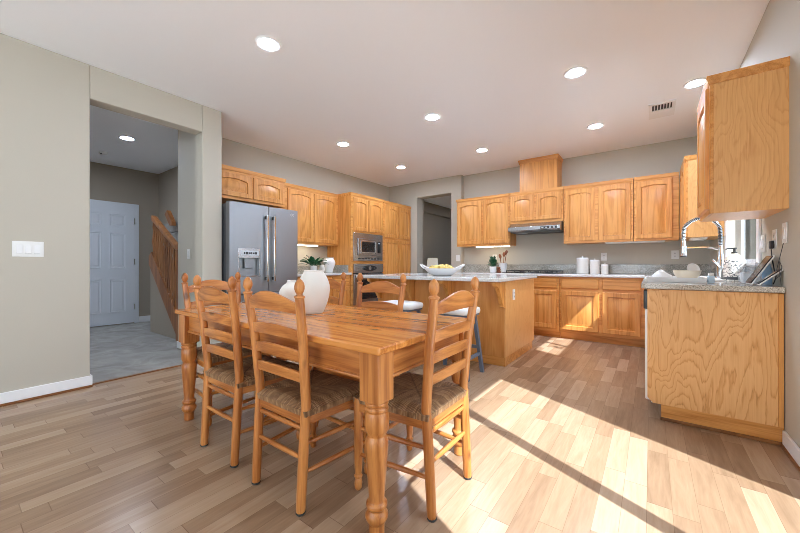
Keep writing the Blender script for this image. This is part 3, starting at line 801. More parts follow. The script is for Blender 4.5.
b = MB(T)
b.rings([[(4.53 + .19 * math.cos(a), .985 + .05 * math.sin(a), .030) for a in [2 * PI * k / 32 for k in range(32)]], [(4.53 + .185 * math.cos(a), .985 + .046 * math.sin(a), .036) for a in [2 * PI * k / 32 for k in range(32)]]])
co_ = build('control_panel', b, M['black'], t)
b = MB(T); b.rings([[(4.53 + r * math.cos(2 * PI * k / 24), .985 + r * math.sin(2 * PI * k / 24), n) for k in range(24)] for r, n in ((.034, .036), (.034, .042), (.028, .042), (.028, .037))], False, True); build('dial_ring', b, M['steel_h'], co_)
for du in (-.11, .11):
    b = MB(T); b.rings([[(4.53 + du + .012 * math.cos(2 * PI * k / 14), .985 + .012 * math.sin(2 * PI * k / 14), n) for k in range(14)] for n in (.036, .040)]); build('button', b, M['grey_dark'], co_)
b = MB(T); b.box(u0, u1, .36, .888, 0, .03); od = build('door', b, M['steel_h'], t, .006)
b = MB(T); b.box(u0 + .09, u1 - .09, .45, .79, .03, .033); build('window', b, M['black'], od)
b = MB(T); b.tube([(u0 + .05, .845, .07), (u1 - .05, .845, .07)], .014, 12).tube([(u0 + .08, .845, .03), (u0 + .08, .845, .07)], .01, 8).tube([(u1 - .08, .845, .03), (u1 - .08, .845, .07)], .01, 8); build('handle', b, M['chrome'], od)
b = MB(T); b.box(u0, u1, .888, .90, 0, .012); build('vent_gap', b, M['black'], t)

t = thing('range_hood', 'slim stainless steel range hood under the short cabinet', 'range hood', (-1.475, 5.6, 1.54))
b = MB(); hx0, hx1 = -1.86, -1.085
pr = [(BW - .02, 1.708), (5.62, 1.708), (5.46, 1.64), (5.46, 1.585), (5.48, 1.57), (BW - .02, 1.57)]
b.prism(pr, lambda a, bb: (hx0, a, bb), lambda a, bb: (hx1, a, bb)); build('canopy', b, M['steel_h'], t, .004)
b = MB(); b.box(hx0 + .03, hx1 - .03, 5.50, BW - .04, 1.556, 1.57); build('filter', b, M['grey_dark'], t)
b = MB(); b.box(-1.36, -1.13, 5.455, 5.462, 1.592, 1.628); hp = build('control_panel', b, M['black'], t)
for i in range(4):
    b = MB(); b.box(-1.345 + i * .055, -1.315 + i * .055, 5.449, 5.456, 1.60, 1.62); build('button', b, M['steel_h'], hp)
b = MB(); b.box(-1.80, -1.62, 5.60, 5.72, 1.554, 1.558); build('lamp_lens', b, M['display'], t)

t = thing('cooktop', 'black gas cooktop set into the back counter', 'cooktop', (-1.50, 5.53, .914))
b = MB(); b.box(-1.89, -1.10, 5.28, 5.79, .914, .924); build('glass_plate', b, M['black'], t, .003)
for bx in (-1.70, -1.47, -1.24):
    for by in (5.42, 5.66):
        b = MB(); b.lathe([(.045, .924), (.045, .934), (.03, .938)], (bx, by, 0), 16); build('burner', b, M['black_matte'], t)
for bx in (-1.73, -1.47, -1.21):
    b = MB()
    for yy in (5.33, 5.54, 5.74): b.box(bx - .118, bx + .118, yy - .006, yy + .006, .944, .956)
    for xx in (-.112, 0, .112): b.box(bx + xx - .006, bx + xx + .006, 5.33, 5.74, .944, .956)
    for xx in (-.112, .112):
        for yy in (5.33, 5.74): b.box(bx + xx - .006, bx + xx + .006, yy - .006, yy + .006, .924, .944)
    build('grate', b, M['black_matte'], t)
for i in range(4):
    b = MB(); b.lathe([(.018, .924), (.018, .945), (.015, .948)], (-1.14, 5.34 + i * .12, 0), 14); build('knob', b, M['steel_h'], t)

# under-cabinet lights
def strip(name_label, x0, x1, y0, y1, z, lit):
    t = thing('under_cabinet_light', name_label, 'strip light', ((x0 + x1) / 2, (y0 + y1) / 2, z - .022))
    b = MB(); b.box(x0, x1, y0, y1, z - .012, z - .001); build('housing', b, M['white_plastic'], t)
    b = MB(); b.box(x0 + .006, x1 - .006, y0 + .006, y1 - .006, z - .022, z - .012); build('diffuser', b, M['strip_on'] if lit else M['white_plastic'], t, .003)
strip('lit strip light under the oak cabinet beside the kitchen doorway', -2.52, -1.92, 5.68, 5.76, 1.375, True)
strip('lit strip light under the oak cabinet beside the refrigerator', -4.52, -4.42, 3.0, 3.72, 1.37, True)
strip('unlit strip light under the back corner cabinets', -.53, .15, 5.68, 5.74, 1.365, False)
strip('small strip light under the narrow cabinet beyond the window', .36, .50, 5.0, 5.3, 1.345, False)

# ------------------------------------------------------------------ dining table
TX0, TX1, TY0, TY1, TZ = -2.57, -.785, .935, 1.77, .742
t = thing('dining_table', 'orange pine farmhouse dining table with turned legs', 'table', ((TX0 + TX1) / 2, (TY0 + TY1) / 2, 0))
b = MB(); b.box(TX0, TX1, TY0, TY1, TZ - .030, TZ); build('tabletop', b, M['table_top'], t, .006)
for (a, c_, d_, e_, mm) in ((TX0 + .10, TX1 - .10, TY0 + .045, TY0 + .067, 'pine_x'), (TX0 + .10, TX1 - .10, TY1 - .067, TY1 - .045, 'pine_x'), (TX0 + .045, TX0 + .067, TY0 + .10, TY1 - .10, 'pine_y'), (TX1 - .067, TX1 - .045, TY0 + .10, TY1 - .10, 'pine_y')):
    b = MB(); b.box(a, c_, d_, e_, .605, TZ - .030); ap = build('apron', b, M[mm], t, .002)
    b = MB(); e2 = .008
    b.box(a - (e2 if mm == 'pine_y' else 0), c_ + (e2 if mm == 'pine_y' else 0), d_ - (e2 if mm == 'pine_x' else 0), e_ + (e2 if mm == 'pine_x' else 0), .593, .608); build('bead', b, M[mm], ap, .005)
leg_prof = [(.026, 0), (.030, .004), (.030, .052), (.036, .058), (.044, .075), (.044, .088), (.036, .100), (.033, .107), (.036, .112), (.041, .118), (.041, .130), (.033, .136), (.030, .150),
            (.034, .20), (.040, .28), (.045, .345), (.045, .368), (.038, .384), (.035, .390), (.040, .398), (.046, .412), (.048, .44), (.046, .468), (.041, .482), (.046, .488), (.046, .498), (.040, .502), (.046, .508), (.046, .518), (.038, .522)]
for lx in (TX0 + .065, TX1 - .065):
    for ly in (TY0 + .065, TY1 - .065):
        b = MB(); b.lathe(leg_prof, (lx, ly, 0), 28); b.box(lx - .047, lx + .047, ly - .047, ly + .047, .522, TZ - .030)
        build('leg', b, M['pine'], t, .003)

# ------------------------------------------------------------------ ladder-back chairs
def make_chair(label):
    t = thing('dining_chair', label, 'chair', (0, 0, 0), 'ladder-back dining chairs')
    def post_pt(s, z):
        P_ = [(0, .168, -.185), (.25, .170, -.172), (.45, .173, -.160), (.70, .182, -.182), (.91, .196, -.212)]
        for (z0, x0, y0), (z1, x1, y1) in zip(P_, P_[1:]):
            if z <= z1 + 1e-6:
                f = (z - z0) / (z1 - z0); f2 = f
                return (s * (x0 + (x1 - x0) * f2), y0 + (y1 - y0) * f2, z)
        return (s * .192, -.212, z)
    for s in (-1, 1):
        zs = [0, .02, .12, .25, .35, .45, .55, .62, .70, .80, .905]
        b = MB(); b.tube([post_pt(s, z) for z in zs], [.017, .020, .021, .0215, .0215, .0215, .0215, .021, .0205, .0195, .0185], 16)
        leg = build('back_post', b, M['pine'], t)
        b = MB(); x, y, _ = post_pt(s, 0); b.lathe([(.0175, .0), (.021, .006), (.0195, .010)], (x, y, 0), 14); build('glide', b, M['black_matte'], leg)
        x, y, _ = post_pt(s, .905)
        b = MB(); b.lathe([(.0185, .903), (.0225, .908), (.0215, .913), (.013, .917), (.012, .922), (.0165, .929), (.021, .942), (.0212, .953), (.018, .967), (.011, .978), (.003, .984)], (x, y, 0), 18); build('finial', b, M['pine'], leg)
        b = MB(); fx, fy = s * .208, .188
        b.lathe([(.011, 0), (.0165, .008), (.019, .03), (.0165, .045), (.013, .052), (.019, .060), (.020, .066), (.014, .073), (.0165, .085), (.019, .13), (.0205, .25), (.0205, .40), (.018, .425)], (fx, fy, 0), 16)
        build('front_leg', b, M['pine'], t)
    # slats
    def slat(zb_e, zb_c, zt_e, zt_c, shape):
        n = 16; f = []; bk = []
        zmid = (zb_e + zt_c) / 2; px, py, _ = post_pt(1, zmid)
        for i in range(n + 1):
            q = -1 + 2 * i / n; x = q * (px - .004)
            a = (0.5 + 0.5 * math.cos(PI * q)) ** 0.62 if shape == 's' else 1 - q * q
            zb = zb_e + (zb_c - zb_e) * (1 - q * q); zt = zt_e + (zt_c - zt_e) * a
            y = py - .022 * (1 - q * q)
            dy = lambda z: (z - zmid) * -.14
            f.append([(x, y + dy(zb) + .008, zb), (x, y + dy(zt) + .007, zt)]); bk.append([(x, y + dy(zt) - .007, zt), (x, y + dy(zb) - .008, zb)])
        m_ = MB(); m_.rings([f[i] + bk[i] for i in range(n + 1)]); return m_
    for a in ((.836, .846, .880, .928, 's'), (.720, .733, .766, .785, 'a'), (.630, .643, .676, .693, 'a'), (.540, .553, .584, .601, 'a')):
        build('slat', slat(*a), M['pine_x'], t, .003)
    # seat rails
    bx, by, fx, fy = .172, -.160, .208, .188
    def bar(p, q, h0, h1, th):
        p, q = Vector(p), Vector(q); d_ = (q - p).normalized(); nrm = Vector((-d_.y, d_.x)) * th / 2
        m_ = MB(); pl = [p + nrm, q + nrm, q - nrm, p - nrm]
        m_.rings([[(v.x, v.y, h0) for v in pl], [(v.x, v.y, h1) for v in pl]]); return m_
    for s in (-1, 1): build('seat_rail', bar((s * bx, by), (s * fx, fy), .365, .405, .026), M['pine_y'], t, .004)
    build('seat_rail', bar((-fx, fy), (fx, fy), .365, .405, .026), M['pine_x'], t, .004)
    build('seat_rail', bar((-bx, by), (bx, by), .365, .405, .026), M['pine_x'], t, .004)
    # rush seat
    n = 18; top = []; bot = []
    for j in range(n + 1):
        v = -1 + 2 * j / n; rt = []; rb = []
        hw = .195 + .030 * (v + 1) / 2 * 1.0
        for i in range(n + 1):
            u = -1 + 2 * i / n
            x = u * hw; y = .014 + v * .196
            e = max(abs(u), abs(v)); edge = max(0.0, (e - .82) / .18)
            cr = 1 - abs(abs(u) - abs(v)); pil = .008 * (1 - e) * -1.0
            z = .448 + pil - .020 * edge ** 2 + .004 * (1 - max(0, cr - .8) * 5) * (1 if e < .85 else 0)
            # notch at the corner posts
            rt.append((x, y, z)); rb.append((x * .985, y * .985 + .0002, .404))
        top.append(rt); bot.append(rb)
    m_ = MB(); vs = [p for r in top for p in r] + [p for r in bot for p in r]; N_ = n + 1; fs = []
    for j in range(n):
        for i in range(n):
            a = j * N_ + i; fs.append((a, a + 1, a + 1 + N_, a + N_)); o_ = N_ * N_ + a; fs.append((o_, o_ + N_, o_ + N_ + 1, o_ + 1))
    for i in range(n):
        for (a, b2) in ((i, i + 1), (n * N_ + i + 1, n * N_ + i), ((i + 1) * N_, i * N_), (i * N_ + n, (i + 1) * N_ + n)):
            fs.append((a, N_ * N_ + a, N_ * N_ + b2, b2))
    m_.add(vs, fs); build('seat', m_, M['rush'], t, angle=60)
    # stretchers
    def rung(p, q):
        P0, P1 = Vector(p), Vector(q)
        m_ = MB(); m_.tube([tuple(P0.lerp(P1, k / 6)) for k in range(7)], [.008, .010, .0115, .012, .0115, .010, .008], 10); return m_
    for z in (.165, .285):
        for s in (-1, 1): build('stretcher', rung(post_pt(s, z), (s * fx, fy, z)), M['pine_y'], t)
    for z in (.225, .345): build('stretcher', rung(post_pt(-1, z), post_pt(1, z)), M['pine_x'], t)
    for z in (.20, .315): build('stretcher', rung((-fx, fy, z), (fx, fy, z)), M['pine_x'], t)
    return t
chairs = [(-1.900, 1.090, 0, 'pine ladder-back chair on the near side of the table, closest to the hall opening'),
          (-1.347, 1.082, 0, 'pine ladder-back chair on the near side of the table, beside the front corner leg'),
          (-.905, 1.363, PI / 2, 'pine ladder-back chair at the table end near the sunlit floor'),
          (-1.525, 1.625, PI, 'pine ladder-back chair on the far side of the table, in front of the island'),
          (-2.165, 1.70, PI + .03, 'pine ladder-back chair behind the white vases on the far side of the table'),
          (-2.49, 1.245, -PI / 2, 'pine ladder-back chair at the table end facing away from the hall opening')]
c0 = make_chair(chairs[0][3])
for i, (x, y, r, lab) in enumerate(chairs):
    c_ = c0 if i == 0 else copy_tree(c0)
    c_.location = (x, y, 0); c_.rotation_euler = (0, 0, r); c_['label'] = lab

# ------------------------------------------------------------------ bar stools
def make_stool():
    t = thing('bar_stool', '-', 'stool', (0, 0, 0), 'cushioned stools at the island')
    b = MB(); R = []
    for z, i in ((.578, .02), (.585, .004), (.61, .0), (.632, .006), (.642, .03)):
        ring = []
        for k in range(32):
            a = 2 * PI * k / 32; p = 5
            cx = math.copysign(abs(math.cos(a)) ** (2 / p), math.cos(a)); cy = math.copysign(abs(math.sin(a)) ** (2 / p), math.sin(a))
            ring.append(((.215 - i) * cx, (.165 - i) * cy, z))
        R.append(ring)
    b.rings(R); build('cushion', b, M['cushion'], t, angle=70)
    b = MB(); b.box(-.185, .185, -.135, .135, .558, .579); build('seat_board', b, M['stool'], t, .004)
    for sx in (-1, 1):
        for sy in (-1, 1):
            b = MB(); top, bt = Vector((sx * .15, sy * .105, .56)), Vector((sx * .205, sy * .165, 0)); w_ = .017
            b.rings([[tuple(c + Vector((dx * w_, dy * w_, 0))) for dx, dy in ((-1, -1), (1, -1), (1, 1), (-1, 1))] for c in (bt, top)]); build('leg', b, M['stool'], t, .003)
    for sx in (-1, 1):
        b = MB(); x = sx * .187; b.box(x - .011, x + .011, -.15, .15, .17, .20); build('stretcher', b, M['stool'], t, .002)
    for sy in (-1, 1):
        b = MB(); y = sy * .14; b.box(-.18, .18, y - .011, y + .011, .23, .26); build('stretcher', b, M['stool'], t, .002)
    return t
s0 = make_stool()
for i, (x, lab) in enumerate(((-1.525, 'white-cushioned blue-grey stool at the island end nearest the sunlit floor'), (-2.175, 'white-cushioned blue-grey stool at the island behind the far table chair'))):
    c_ = s0 if i == 0 else copy_tree(s0)
    c_.location = (x, 2.97, 0); c_['label'] = lab

# ------------------------------------------------------------------ table and counter objects
t = thing('vase', 'large white textured vase with a narrow foot on the dining table', 'vase', (-1.69, 1.385, TZ))
z = TZ
b = MB(); b.lathe([(.055, z + .001), (.060, z + .006), (.080, z + .055), (.094, z + .105), (.099, z + .145), (.096, z + .175), (.087, z + .205), (.074, z + .233), (.062, z + .252), (.058, z + .258), (.060, z + .264), (.055, z + .265), (.050, z + .255), (.05, z + .10)], (-1.69, 1.385, 0), 36, caps=True)
build('body', b, M['white_matte'], t)
t = thing('vase', 'smaller round white vase half hidden behind the large vase', 'vase', (-2.075, 1.50, TZ))
b = MB(); b.lathe([(.045, z), (.055, z + .006), (.078, z + .05), (.085, z + .085), (.080, z + .12), (.060, z + .15), (.036, z + .168), (.030, z + .178), (.032, z + .188), (.026, z + .186), (.024, z + .12)], (-2.075, 1.50, 0), 32)
build('body', b, M['white_matte'], t)

def leafy(t, c, n, rx, rz, size, mat_, wf=1.0):
    for k in range(n):
        a = random.uniform(0, 2 * PI); el = random.uniform(.15, 1.2); L = random.uniform(.7, 1.1)
        d_ = Vector((math.cos(a) * math.cos(el) * rx, math.sin(a) * math.cos(el) * rx, math.sin(el) * rz)) * L
        p = Vector(c) + d_; out = d_.normalized(); side = out.cross(Vector((0, 0, 1)))
        if side.length < .1: side = Vector((1, 0, 0))
        side.normalize(); up_ = side.cross(out).normalized()
        b = MB(); pts = []
        prof = ((-1.0, .0, 0), (-.4, .35, .1), (.2, .42, .12), (.7, .25, .02), (1.0, 0.02, -.1))
        L1 = [p + out * (q * size) + side * (w_ * wf * size) + up_ * (h_ * size) for q, w_, h_ in prof]
        C1 = [p + out * (q * size) + up_ * ((h_ - .08) * size) for q, w_, h_ in prof]
        R1 = [p + out * (q * size) - side * (w_ * wf * size) + up_ * (h_ * size) for q, w_, h_ in prof]
        vs = [tuple(v) for v in L1 + C1 + R1] + [tuple(v - up_ * .0012) for v in L1 + C1 + R1]
        fs = []
        for i in range(4):
            fs += [(i, i + 1, 6 + i, 5 + i), (5 + i, 6 + i, 11 + i, 10 + i), (15 + i, 20 + i, 21 + i, 16 + i), (20 + i, 25 + i, 26 + i, 21 + i)]
        b.add(vs, fs)
        b.tube([tuple(Vector(c) - Vector((0, 0, .02))), tuple(Vector(c) + d_ * .5), tuple(p - out * size * .9)], .002, 5)
        yield b
def plant(label, x, y, z, pr, ph, n, rx, rz, size, matl, wf=1.0):
    t = thing('potted_plant', label, 'plant', (x, y, z))
    b = MB(); b.lathe([(pr * .78, z + .001), (pr * .82, z + .004), (pr, z + ph - .004), (pr, z + ph), (pr * .9, z + ph), (pr * .88, z + ph * .6)], (x, y, 0), 24); build('pot', b, M['white_gloss'], t)
    b = MB(); b.lathe([(pr * .88, z + ph * .6), (pr * .89, z + ph * .85)], (x, y, 0), 18); build('soil', b, M['grey_dark'], t)
    b = MB()
    for lb in leafy(t, (x, y, z + ph), n, rx, rz, size, matl, wf): b.add(lb.v, lb.f)
    build('foliage', b, matl, t)
plant('leafy green plant in a white pot on the side counter beside the refrigerator', -4.28, 3.50, .914, .058, .115, 30, .16, .11, .078, M['leaf_dark'], 1.3)
plant('small green plant in a white pot on the back counter beside the utensil crock', -2.15, 5.55, .914, .058, .10, 60, .085, .15, .036, M['leaf'], 1.2)
t = thing('jar', 'small ribbed white jar between the plant and the white urn', 'jar', (-4.30, 3.68, .914))
b = MB(); z = .914
n = 30
R = []
for r, zz in ((.030, .001), (.045, .02), (.053, .05), (.050, .085), (.036, .11), (.030, .12)):
    R.append([((r + (.003 if k % 2 else 0)) * math.cos(2 * PI * k / n) - 4.30, (r + (.003 if k % 2 else 0)) * math.sin(2 * PI * k / n) + 3.68, z + zz) for k in range(n)])
b.rings(R); build('body', b, M['white_matte'], t)
t = thing('urn_vase', 'tall white urn vase with a flared neck on the side counter', 'vase', (-4.32, 3.86, .914))
b = MB(); b.lathe([(.055, z + .001), (.060, z + .006), (.072, z + .06), (.098, z + .12), (.106, z + .16), (.098, z + .195), (.078, z + .22), (.072, z + .235), (.080, z + .25), (.074, z + .25), (.06, z + .235), (.05, z + .15)], (-4.32, 3.86, 0), 30); build('body', b, M['white_gloss'], t)

# fruit bowl on the island
bx, by, bz = -1.99, 3.52, .914
t = thing('fruit_bowl', 'oval white bowl with two raised handles on the island', 'bowl', (bx, by, bz))
b = MB(); n = 36
def oval(rx, ry, zz): return [(bx + rx * math.cos(2 * PI * k / n), by + ry * math.sin(2 * PI * k / n), bz + zz) for k in range(n)]
b.rings([oval(.10, .07, .001), oval(.15, .105, .02), oval(.20, .14, .06), oval(.225, .155, .088), oval(.215, .147, .088), oval(.18, .125, .055), oval(.12, .085, .028)]); build('body', b, M['white_gloss'], t)
for s in (-1, 1):
    b = MB(); b.tube([(bx + s * .20, by - .045, bz + .082), (bx + s * .245, by - .04, bz + .105), (bx + s * .285, by - .015, bz + .128), (bx + s * .285, by + .015, bz + .128), (bx + s * .245, by + .04, bz + .105), (bx + s * .20, by + .045, bz + .082)], .010, 8); build('handle', b, M['white_gloss'], t)
def lemon(x, y, zz, a, lab):
    b = MB(); b.lathe([(.004, -.050), (.012, -.042), (.031, -.023), (.037, 0), (.031, .023), (.012, .042), (.004, .050)], (0, 0, 0), 16, axis=0)
    b.v = [(x + p[0] * math.cos(a) - p[1] * math.sin(a), y + p[0] * math.sin(a) + p[1] * math.cos(a), zz + p[2]) for p in b.v]
    o = build('lemon', b, M['lemon']); tag(o, lab, 'fruit', 'pale yellow fruit in the island bowl')
for i, (dx, dy, dz) in enumerate(((-.115, -.015, .070), (-.04, -.04, .078), (.035, -.035, .082), (.11, -.01, .072), (-.04, .045, .080), (.045, .045, .084))):
    lemon(bx + dx, by + dy, bz + dz + .016, i * 1.3, 'pale yellow lemon heaped in the white bowl on the island')

# back counter objects
t = thing('utensil_crock', 'white crock for wooden spoons beside the cooktop', 'crock', (-1.96, 5.50, .914))
b = MB(); b.lathe([(.062, z + .001), (.066, z + .006), (.066, z + .15), (.069, z + .155), (.062, z + .155), (.06, z + .05)], (-1.975, 5.55, 0), 26); build('body', b, M['white_gloss'], t)
for i, (dx, dy, hh, lab) in enumerate(((.03, -.01, .30, 'dark wooden spoon leaning out of the crock, the tallest one'), (-.03, .02, .24, 'dark wooden spatula in the crock near the plant'), (.0, .03, .27, 'dark wooden spoon standing upright in the crock'))):
    t = thing('wooden_spoon', lab, 'utensil', (-1.975 + dx * .5, 5.55 + dy, z + .06), 'wooden utensils in the crock')
    b = MB(); top = (-1.975 + dx * 2.0, 5.55 + dy * 1.6, z + hh)
    b.tube([(-1.975 + dx * .6, 5.55 + dy * .6, z + .062), top], .006, 8); build('shaft', b, M['spoon'], t)
    b = MB(); R = []
    for q, r in ((-.04, .006), (-.025, .018), (0, .025), (.025, .022), (.04, .008)):
        R.append([(top[0] + dx * .3 * q / .04 + r * math.cos(2 * PI * k / 14), top[1] + .4 * r * math.sin(2 * PI * k / 14), top[2] + q + .03) for k in range(14)])
    b.rings(R); build('spoon_head', b, M['spoon'], t)
t = thing('pepper_mill', 'short brown wooden mill in front of the white crock', 'pepper mill', (-1.965, 5.40, .914))
b = MB(); b.lathe([(.034, z + .001), (.036, z + .01), (.028, z + .035), (.034, z + .055), (.022, z + .062)], (-2.0, 5.42, 0), 18); build('base', b, M['spoon'], t)
b = MB(); b.lathe([(.022, z + .062), (.030, z + .075), (.026, z + .092), (.008, z + .10)], (-2.0, 5.42, 0), 18); build('head', b, M['spoon'], t)
for (x, r, h_, lab) in ((-.808, .078, .232, 'tallest white lidded canister on the back counter'), (-.652, .061, .20, 'middle-sized white lidded canister on the back counter'), (-.528, .045, .135, 'smallest white lidded canister on the back counter')):
    t = thing('canister', lab, 'canister', (x, 5.60, .914), 'white kitchen canisters')
    b = MB(); b.lathe([(r * .97, z + .001), (r, z + .006), (r, z + h_ - .022)], (x, 5.60, 0), 30); build('body', b, M['white_matte'], t)
    b = MB(); b.lathe([(r * 1.02, z + h_ - .022), (r * 1.02, z + h_ - .006), (r * .96, z + h_), (r * .2, z + h_ + .002)], (x, 5.60, 0), 30); ld_ = build('lid', b, M['white_gloss'], t)
    b = MB(); b.lathe([(.008, z + h_ + .001), (.008, z + h_ + .006), (.013, z + h_ + .013), (.006, z + h_ + .018)], (x, 5.60, 0), 14); build('knob', b, M['white_gloss'], ld_)

# window-wall counter objects
t = thing('kitchen_faucet', 'chrome spring-neck pull-down faucet behind the sink', 'faucet', (.488, 4.05, .914))
fx, fy = .488, 4.05
b = MB(); b.lathe([(.034, z + .001), (.034, z + .012), (.027, z + .02), (.027, z + .16), (.022, z + .17), (.016, z + .30)], (fx, fy, 0), 20); build('body', b, M['chrome'], t)
arc = [(fx, fy, z + .28), (fx, fy, z + .40)]
for k in range(1, 13):
    a = PI * k / 12; arc.append((fx - .125 + .125 * math.cos(a), fy, z + .42 + .125 * math.sin(a)))
arc += [(fx - .25, fy, z + .36)]
b = MB(); b.tube(arc, .011, 10); ho = build('hose', b, M['grey_dark'], t)
# coil around the hose
P_ = [Vector(p) for p in arc]; L_ = [0]
for a, c_ in zip(P_, P_[1:]): L_.append(L_[-1] + (c_ - a).length)
def along(s):
    for i in range(len(P_) - 1):
        if s <= L_[i + 1]: f = (s - L_[i]) / (L_[i + 1] - L_[i]); return P_[i].lerp(P_[i + 1], f), (P_[i + 1] - P_[i]).normalized()
    return P_[-1], (P_[-1] - P_[-2]).normalized()
turns = 46; pts = []
for k in range(turns * 8 + 1):
    s = L_[-1] * k / (turns * 8); p, d_ = along(s); a = 2 * PI * k / 8
    e1 = Vector((0, 1, 0)); e2 = d_.cross(e1).normalized()
    pts.append(tuple(p + (e1 * math.cos(a) + e2 * math.sin(a)) * .015))
b = MB(); b.tube(pts, .0035, 5); build('spring', b, M['chrome'], ho)
hx = fx - .25
b = MB(); b.lathe([(.022, z + .205), (.025, z + .215), (.022, z + .28), (.016, z + .33), (.013, z + .365)], (hx, fy, 0), 18); build('spray_head', b, M['chrome'], t)
b = MB(); b.lathe([(.024, z + .198), (.024, z + .206)], (hx, fy, 0), 18); build('nozzle', b, M['black_matte'], t)
b = MB(); b.tube([(fx, fy, z + .26), (fx - .05, fy, z + .275), (fx - .10, fy, z + .285), (hx + .02, fy, z + .285)], .007, 8); b.lathe([(.027, z + .275), (.027, z + .295)], (hx, fy, 0), 16); build('holder_arm', b, M['chrome'], t)
b = MB(); b.tube([(fx, fy - .025, z + .10), (fx - .03, fy - .05, z + .14), (fx - .06, fy - .07, z + .17)], .007, 8); build('lever', b, M['chrome'], t)

t = thing('dish_tray', 'white dish-drying tray on the counter before the sink', 'tray', (.14, 3.28, .914))
b = MB(); x0, x1, y0, y1 = -.03, .31, 3.12, 3.50
b.rings([rr(x0 + .01, x1 - .01, y0 + .01, y1 - .01, .915), rr(x0, x1, y0, y1, .950), rr(x0 + .012, x1 - .012, y0 + .012, y1 - .012, .950), rr(x0 + .02, x1 - .02, y0 + .02, y1 - .02, .925)]); build('body', b, M['white_gloss'], t)
t = thing('bowl', 'cream bowl drying on the white tray', 'bowl', (.245, 3.30, .93))
b = MB(); b.lathe([(.045, .927), (.05, .929), (.055, .94), (.075, .97), (.083, 1.0), (.079, 1.0), (.066, .965), (.03, .945)], (.215, 3.30, 0), 28); build('body', b, M['cream'], t)
t = thing('plate', 'small white plate leaning upright in the cream bowl', 'plate', (.26, 3.33, .965))
b = MB(); b.lathe([(.002, .0), (.03, .0), (.040, .010), (.043, .013), (.039, .013), (.03, .005), (.002, .005)], (0, 0, 0), 26)
Rm = Matrix.Rotation(math.radians(70), 4, 'X') ; Rz = Matrix.Rotation(.5, 4, 'Z')
b.v = [tuple(Rz @ (Rm @ Vector(p)) + Vector((.245, 3.30, 1.008))) for p in b.v]; build('body', b, M['white_gloss'], t)
# crumpled cloth
b = MB(); n = 16; R = []
for j in range(9):
    zz = j / 8; ring = []
    for k in range(n):
        a = 2 * PI * k / n; r = (1 - zz ** 2.2) * (.065 + .012 * math.sin(3 * a + 1) + .008 * math.sin(5 * a + zz * 4)) * .92 + .004
        ring.append((.06 + r * 1.0 * math.cos(a), 3.28 + r * .9 * math.sin(a), .927 + .075 * zz + .006 * math.sin(4 * a + zz * 6) * zz))
    R.append(ring)
b.rings(R); o = build('dish_cloth', b, M['cloth'], angle=80); tag(o, 'crumpled white cloth on the drying tray beside the cream bowl', 'cloth')
t = thing('sponge_holder', 'small pale blue sponge caddy at the end of the drying tray', 'sponge caddy', (.335, 3.18, .914))
b = MB(); x0, x1, y0, y1 = .318, .352, 3.16, 3.22
b.box(x0, x1, y0, y1, .915, .965); build('cup', b, plain('pale_blue_plastic', (190, 210, 224), .35), t, .004)
b = MB(); b.box(x0 + .004, x1 - .004, y0 + .004, y1 - .004, .965, .985); build('sponge', b, M['white_matte'], t, .004)

t = thing('soap_dispenser', 'patterned white soap dispenser with a black pump beside the faucet', 'soap dispenser', (.526, 3.70, .914))
sx, sy = .526, 3.70
b = MB(); b.lathe([(.060, z + .001), (.064, z + .006), (.064, z + .155), (.06, z + .165)], (sx, sy, 0), 30); build('body', b, M['dots'], t)
b = MB(); b.lathe([(.065, z + .012), (.0655, z + .016), (.0655, z + .03), (.065, z + .034)], (sx, sy, 0), 30, caps=False); build('band', b, M['grey_dark'], t)
b = MB(); b.lathe([(.06, z + .165), (.045, z + .19), (.022, z + .21), (.018, z + .215)], (sx, sy, 0), 30); build('shoulder', b, M['cream'], t)
b = MB(); b.lathe([(.018, z + .213), (.018, z + .228), (.008, z + .230), (.008, z + .25), (.014, z + .252), (.014, z + .262)], (sx, sy, 0), 16); b.tube([(sx, sy, z + .257), (sx - .04, sy, z + .257), (sx - .05, sy, z + .247)], .005, 8); build('pump', b, M['black_matte'], t)

t = thing('storage_jar', 'clear square plastic container with a pale lid on the counter near the wall', 'container', (.54, 3.24, .914))
b = MB(); x0, x1, y0, y1 = .485, .59, 3.18, 3.30
b.rings([rr(x0 + .006, x1 - .006, y0 + .006, y1 - .006, z + .001), rr(x0, x1, y0, y1, z + .01), rr(x0, x1, y0, y1, z + .12), rr(x0 + .02, x1 - .02, y0 + .02, y1 - .02, z + .14)]); build('body', b, M['plastic'], t, .006)
b = MB(); b.box(x0 + .015, x1 - .03, y0 + .018, y1 - .018, z + .141, z + .168); build('lid', b, M['plastic'], t, .008)
b = MB(); b.rings([rr(x0 + .012, x1 - .012, y0 + .012, y1 - .012, z + .006), rr(x0 + .008, x1 - .008, y0 + .008, y1 - .008, z + .075)]); build('contents', b, plain('pale_powder', (224, 228, 232), .8), t, .004)

def leaning(label, xb, xt, zt, y0, y1):
    t = thing('tablet', label, 'tablet', (xb, (y0 + y1) / 2, z), 'tablets leaning by the outlet')
    d_ = Vector((xt - xb, 0, zt - z)); L = d_.length; d_.normalize(); nrm = Vector((-d_.z, 0, d_.x))
    o_ = Vector((xb, 0, z + .004))
    def Tm(a, y, n): p = o_ + d_ * a + nrm * n; return (p.x, y, p.z)
    b = MB(Tm); b.box(0, L, y0, y1, 0, .007); sh = build('shell', b, M['white_plastic'], t, .002)
    b = MB(Tm); b.box(.004, L - .004, y0 + .004, y1 - .004, .007, .013); build('screen', b, M['black'], t, .002)
leaning('black tablet with a pale back leaning steeply on the wall under the charger', .50, .598, 1.09, 2.96, 3.11)
leaning('black tablet lying low in front of the steeper tablet', .52, .618, 1.005, 2.90, 2.955)
t = thing('phone_charger', 'black plug-in charger with a hanging cable in the side wall outlet', 'charger', (.60, 3.06, 1.15))
